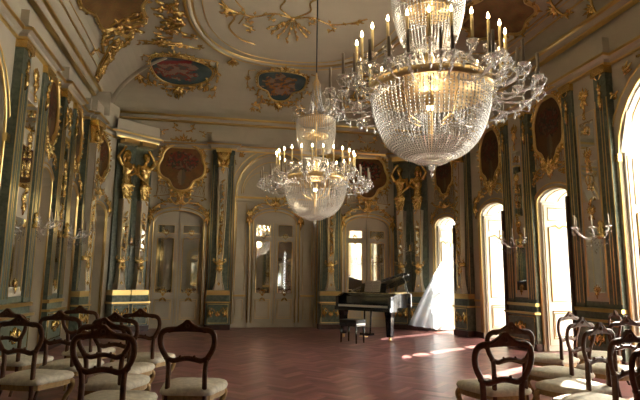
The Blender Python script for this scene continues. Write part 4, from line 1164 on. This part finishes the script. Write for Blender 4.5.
    m.prismz([(w*(1 if abs(cos(q)) > .3 else abs(cos(q))/.3*.15+.85)*max(-1, min(1, 1.35*cos(q))), .17*max(-1, min(1, 1.35*sin(q)))) for q in [i*pi/12 for i in range(24)]], .40, .47); m.build('cushion', BLACKS, s_)
    m = MB(); m.box(-.22, .22, -.16, .16, .34, .40); m.build('apron', BLACKM, s_)
    for x in (-.19, .19):
        for y in (-.13, .13):
            m = MB(); m.tube([(x, y, .36), (x, y, .2), (x*1.03, y*1.03, 0)], [.024, .02, .015], 6); m.build('leg', BLACKM, s_)
    s_.rotation_euler = (0, 0, A-pi/2); s_.location = (2.80, 10.82, 0)
    # sheet music
    p = thing('sheet_music', 'open sheet of music on the desk of the grand piano', 'sheet music')
    m = MB()
    for a, b in ((-.21, -.005), (.005, .21)): m.add([(a,.385,1.03),(b,.385,1.03),(b,.44,1.28),(a,.44,1.28),(a,.388,1.03),(b,.388,1.03),(b,.443,1.28),(a,.443,1.28)], [(0,1,2,3),(7,6,5,4),(0,3,7,4),(1,5,6,2),(2,6,7,3),(0,4,5,1)])
    pg = m.build('pages', PAPER, p)
    m = MB()
    for a, b in ((-.19, -.02), (.02, .19)):
        for i in range(6):
            z = 1.06+i*.035
            for j in range(3): f = (z+j*.006-1.03)/.25; m.box(a, b, .3835+.055*f, .3845+.055*f, z+j*.006, z+j*.006+.0018)
    m.build('staves', INK, pg)
    p.rotation_euler = t.rotation_euler; p.location = (3.14, 11.28, .0)
piano()

# ------------------------------------------------------------------ chairs
def chair_proto():
    t = thing('balloon_back_chair', 'x', 'chair')
    # local: +y = facing direction, back plane near y=-.22
    def cr(pts, n=5, closed=False):
        out = []; N_ = len(pts)
        rng = range(N_) if closed else range(N_-1)
        for i in rng:
            g = (lambda k_: pts[k_ % N_]) if closed else (lambda k_: pts[max(0, min(N_-1, k_))])
            p0, p1, p2, p3 = g(i-1), g(i), g(i+1), g(i+2)
            for k_ in range(n):
                s_ = k_/n
                out.append(tuple(.5*(2*b+(c-a)*s_+(2*a-5*b+4*c-d)*s_*s_+(3*b-a-3*c+d)*s_**3) for a, b, c, d in zip(p0, p1, p2, p3)))
        if not closed: out.append(pts[-1])
        return out
    def yb(z): return -.20-.10*max(0, (z-.36))
    half = [(.0, .842), (.10, .838), (.175, .832), (.215, .808), (.230, .762), (.226, .705), (.207, .655), (.182, .615), (.165, .585)]
    m = MB()
    ring = cr(half)
    for f in (-1, 1): m.tube([(f*x, yb(z), z) for x, z in ring], [.0235]*len(ring), 7, fl=.62, up=(0, 1, 0), caps=True)
    bf = m.build('back_frame', WOOD, t)
    # crest rail with pierced peak
    m = MB(); up = [(-.20, .815), (-.15, .838), (-.09, .862), (-.045, .888), (-.012, .918), (.012, .918), (.045, .888), (.09, .862), (.15, .838), (.20, .815), (.15, .808), (.09, .822), (.0, .826), (-.09, .822), (-.15, .808)]
    n = len(up); vs = [(x, yb(z)+.012, z) for x, z in up]+[(x, yb(z)-.014, z) for x, z in up]
    hole = [(.016*cos(q), .868+.016*sin(q)) for q in [i*pi/4 for i in range(8)]]
    m.add(vs, [tuple(range(n)), tuple(range(2*n-1, n-1, -1))]+[(i, n+i, n+(i+1) % n, (i+1) % n) for i in range(n)])
    m.tube([(x, yb(.868)-.018, z) for x, z in hole], .006, 4, closed=True); m.tube([(x, yb(.868)+.016, z) for x, z in hole], .006, 4, closed=True)
    for f in (-1, 1): m.tube(cr([(f*.03, yb(.9)-.014, .895), (f*.07, yb(.87)-.014, .862), (f*.15, yb(.83)-.014, .826), (f*.19, yb(.82)-.012, .815)]), .006, 4)
    m.build('crest_rail', WOOD, t)
    # lower cross rail with scroll ears
    m = MB(); rl = cr([(-.175, .60), (-.12, .578), (-.06, .590), (0, .598), (.06, .590), (.12, .578), (.175, .60)])
    m.tube([(x, yb(z), z) for x, z in rl], [.022]*len(rl), 7, fl=.6, up=(0, 1, 0))
    for f in (-1, 1): m.ball((f*.183, yb(.6), .602), .019, 6); m.ball((f*.06, yb(.6), .612), .012, 5)
    m.build('cross_rail', WOOD, t)
    for f in (-1, 1):
        m = MB(); pp = cr([(f*.166, yb(.58), .590), (f*.155, yb(.5), .50), (f*.158, -.215, .30), (f*.165, -.225, .22), (f*.170, -.25, .14), (f*.178, -.31, .0)])
        m.tube(pp, [.021]*6+[.022]*10+[.019]*5+[.015]*(len(pp)-21), 7, up=(0, 1, 0)); m.build('leg', WOOD, t)
    for f in (-1, 1):
        m = MB(); pp = cr([(f*.20, .22, .28), (f*.228, .25, .25), (f*.22, .25, .19), (f*.190, .22, .12), (f*.18, .21, .07), (f*.20, .235, .018)])
        k_ = len(pp); m.tube(pp, [.034-.020*i/(k_-1) for i in range(k_)], 7); m.ball((f*.202, .238, .018), .020, 6, 1, 1, .85); m.build('leg', GILTW, t)
    def outline(e):
        return [(x*(1+e), y*(1+e)) for x, y in cr([(-.165, -.20), (0, -.215), (.165, -.20), (.205, -.08), (.235, .08), (.20, .215), (.08, .245), (0, .235), (-.08, .245), (-.20, .215), (-.235, .08), (-.205, -.08)], 4, True)]
    m = MB(); m.prismz(outline(.10), .25, .30); m.build('seat_rail', GILTW, t)
    m = MB(); o0 = outline(.17)
    rows = []
    for e, z in ((1., .300), (1.03, .320), (.99, .344), (.86, .360), (.6, .372), (.3, .377), (.01, .379)): rows.append([(x*e, y*e, z) for x, y in o0+[o0[0]]])
    m.grid(rows); m.build('seat', DAMASK, t)
    return t
CP = chair_proto(); ck = tree(CP)
LC = [(-1.77, 5.27, -.38, 'dark balloon-back chair with cream seat at the far left, nearest the left edge'),
      (-1.62, 5.98, -.34, 'dark balloon-back chair one step right and behind the leftmost front chair'),
      (-1.69, 7.10, -.3, 'faint far balloon-back chair in the left group, in front of the left wall pier'),
      (-2.28, 6.41, -.38, 'balloon-back chair in the left group half hidden behind the leftmost chair'),
      (-.81, 4.12, -.24, 'nearest and darkest balloon-back chair of the left group'),
      (-.96, 4.90, -.24, 'balloon-back chair directly behind the nearest dark one, left group'),
      (-1.01, 5.66, -.26, 'third chair of the row behind the nearest left chair'),
      (-.87, 6.42, -.30, 'farthest right chair of the left group, before the caryatid pedestal'),
      (-.24, 4.61, -.22, 'lone balloon-back chair at the right end of the left group, on open parquet')]
RC = [(1.96, 3.36, .12, 'front reddish balloon-back chair at the left end of the right group'),
      (2.52, 4.22, .10, 'sunlit balloon-back chair directly behind the front reddish one'),
      (4.27, 5.81, .42, 'farthest sunlit chair of the right row, before the white window leaf'),
      (3.68, 4.82, .36, 'sunlit chair second farthest in the right row'),
      (3.34, 4.14, .36, 'dark chair in the middle of the right row'),
      (3.07, 3.50, .34, 'red-brown chair near the right edge, second from the front'),
      (2.74, 2.92, .34, 'nearest red-brown chair cut off by the right edge'),
      (4.32, 4.95, .1, 'pale sunlit chair behind the right row at the right edge'),
      (5.2, 6.15, 1.15, 'sunlit chair seen edge-on in front of the shadowed pier')]
for i, (x, y, rz, l) in enumerate(LC+RC):
    # (x, y) is where the crest stands; the chair's origin lies .28 m ahead of it
    px, py = x-sin(rz)*.28, y+cos(rz)*.28
    g = 'balloon-back chairs on the left' if i < len(LC) else 'balloon-back chairs on the right'
    if i == 0: CP.location = (px, py, 0); CP.rotation_euler = (0, 0, rz); CP['label'] = l; CP['group'] = g
    else: dup(CP, (px, py, 0), rz, l, g, None, ck)

# ------------------------------------------------------------------ billowing sheer curtain
m = MB(); top = [Vector((5.88-.10*i/24*1., 13.05-.62*i/24, 2.75)) for i in range(25)]
rows = []
for j in range(17):
    f = j/16; row = []
    for i in range(25):
        s_ = i/24
        T_ = Vector((5.97-.0*s_, 12.50-.08*s_, 2.36)); B_ = Vector((4.86+.90*s_, 13.05-.62*s_, .16-.10*s_))
        p = T_.lerp(B_, f); p.x -= .06*sin(f*pi)*(1-s_); p += Vector((.05, .05, 0))*sin(s_*26)*f
        row.append(tuple(p))
    rows.append(row)
m.grid(rows); o = m.build('sheer_curtain', SHEER); tag(o, 'white sheer curtain billowing into the room from the corner window behind the piano', 'curtain')

# ------------------------------------------------------------------ light
w = bpy.data.worlds.new('sky'); S.world = w; w.use_nodes = True
nt = w.node_tree; bg = nt.nodes['Background']; bg.inputs[0].default_value = (.98, .97, .93, 1); bg.inputs[1].default_value = 9.
sun = bpy.data.lights.new('sun', 'SUN'); so = bpy.data.objects.new('sun', sun); COL.objects.link(so); sun.energy = 24.; sun.angle = .009; sun.color = (1, .90, .76)
dv = Vector((-1, -.65, -.80)); so.rotation_euler = dv.to_track_quat('-Z', 'Y').to_euler()
for uc, hw, zs, rise in OPR:
    l = bpy.data.lights.new('portal', 'AREA'); l.shape = 'RECTANGLE'; l.size = hw*2; l.size_y = zs+rise; l.cycles.is_portal = True
    lo = bpy.data.objects.new('window_portal', l); COL.objects.link(lo); lo.location = (XR+TR+.02, uc, (zs+rise)/2); lo.rotation_euler = Vector((-1, 0, 0)).to_track_quat('-Z', 'Z').to_euler()
p = Vector(FR1(DC[0], -.62, 1.5)); q = Vector(FR1(DC[0], .38, 1.5)); l = bpy.data.lights.new('portal', 'AREA'); l.shape = 'RECTANGLE'; l.size = .8; l.size_y = 3.; l.cycles.is_portal = True
lo = bpy.data.objects.new('window_portal', l); COL.objects.link(lo); lo.location = p; lo.rotation_euler = (q-p).to_track_quat('-Z', 'Z').to_euler()
for (x, y, z, e) in ((MX, 3.44, 2.92, 3), (MX, 8.25, 3.10, 5), (MX-.03, 3.44, 2.45, 2.5), (MX, 8.25, 2.65, 5)):
    l = bpy.data.lights.new('candle_glow', 'POINT'); l.energy = e; l.color = (1, .80, .56); l.shadow_soft_size = .12
    lo = bpy.data.objects.new('candle_glow', l); COL.objects.link(lo); lo.location = (x, y, z)
# unseen pale slab added outside the windows to bounce daylight in
m = MB(); m.box(XR+1.15, XR+5, -8, 20, -.2, -.1); o = struct('exterior_bounce_slab', m, STONE)

# ------------------------------------------------------------------ camera
cam = bpy.data.cameras.new('camera'); co = bpy.data.objects.new('camera', cam); COL.objects.link(co); S.camera = co
cam.sensor_width = 36.; cam.sensor_fit = 'HORIZONTAL'; cam.lens = 520.5/640*36.; cam.clip_end = 200; cam.clip_start = .05
pit, yaw, roll = .155, .19, -.011
def vecr(u, v):
    c, s_ = cos(-roll), sin(-roll); u, v = u*c-v*s_, u*s_+v*c
    return u, v
def base(u, v, w):
    Z = v*cos(pit)+w*sin(pit); d = w*cos(pit)-v*sin(pit)
    return Vector((u*cos(yaw)+d*sin(yaw), d*cos(yaw)-u*sin(yaw), Z))
r_ = base(*vecr(1, 0), 0); u_ = base(*vecr(0, 1), 0); f_ = base(0, 0, 1)
M = Matrix((r_, u_, -f_)).transposed().to_4x4(); M.translation = Vector((0, 0, 1.25)); co.matrix_world = M
S.view_settings.view_transform = 'Standard'; S.view_settings.look = 'None'; S.view_settings.gamma = 1.; S.view_settings.exposure = .92; S.view_settings.use_curve_mapping = False
cy = S.cycles; cy.use_denoising = True; cy.max_bounces = 9; cy.diffuse_bounces = 5; cy.glossy_bounces = 4; cy.transmission_bounces = 3; cy.transparent_max_bounces = 24
cy.sample_clamp_indirect = 6.; cy.caustics_reflective = False; cy.caustics_refractive = False
for o in bpy.data.objects:
    if '_o' in o: del o['_o']
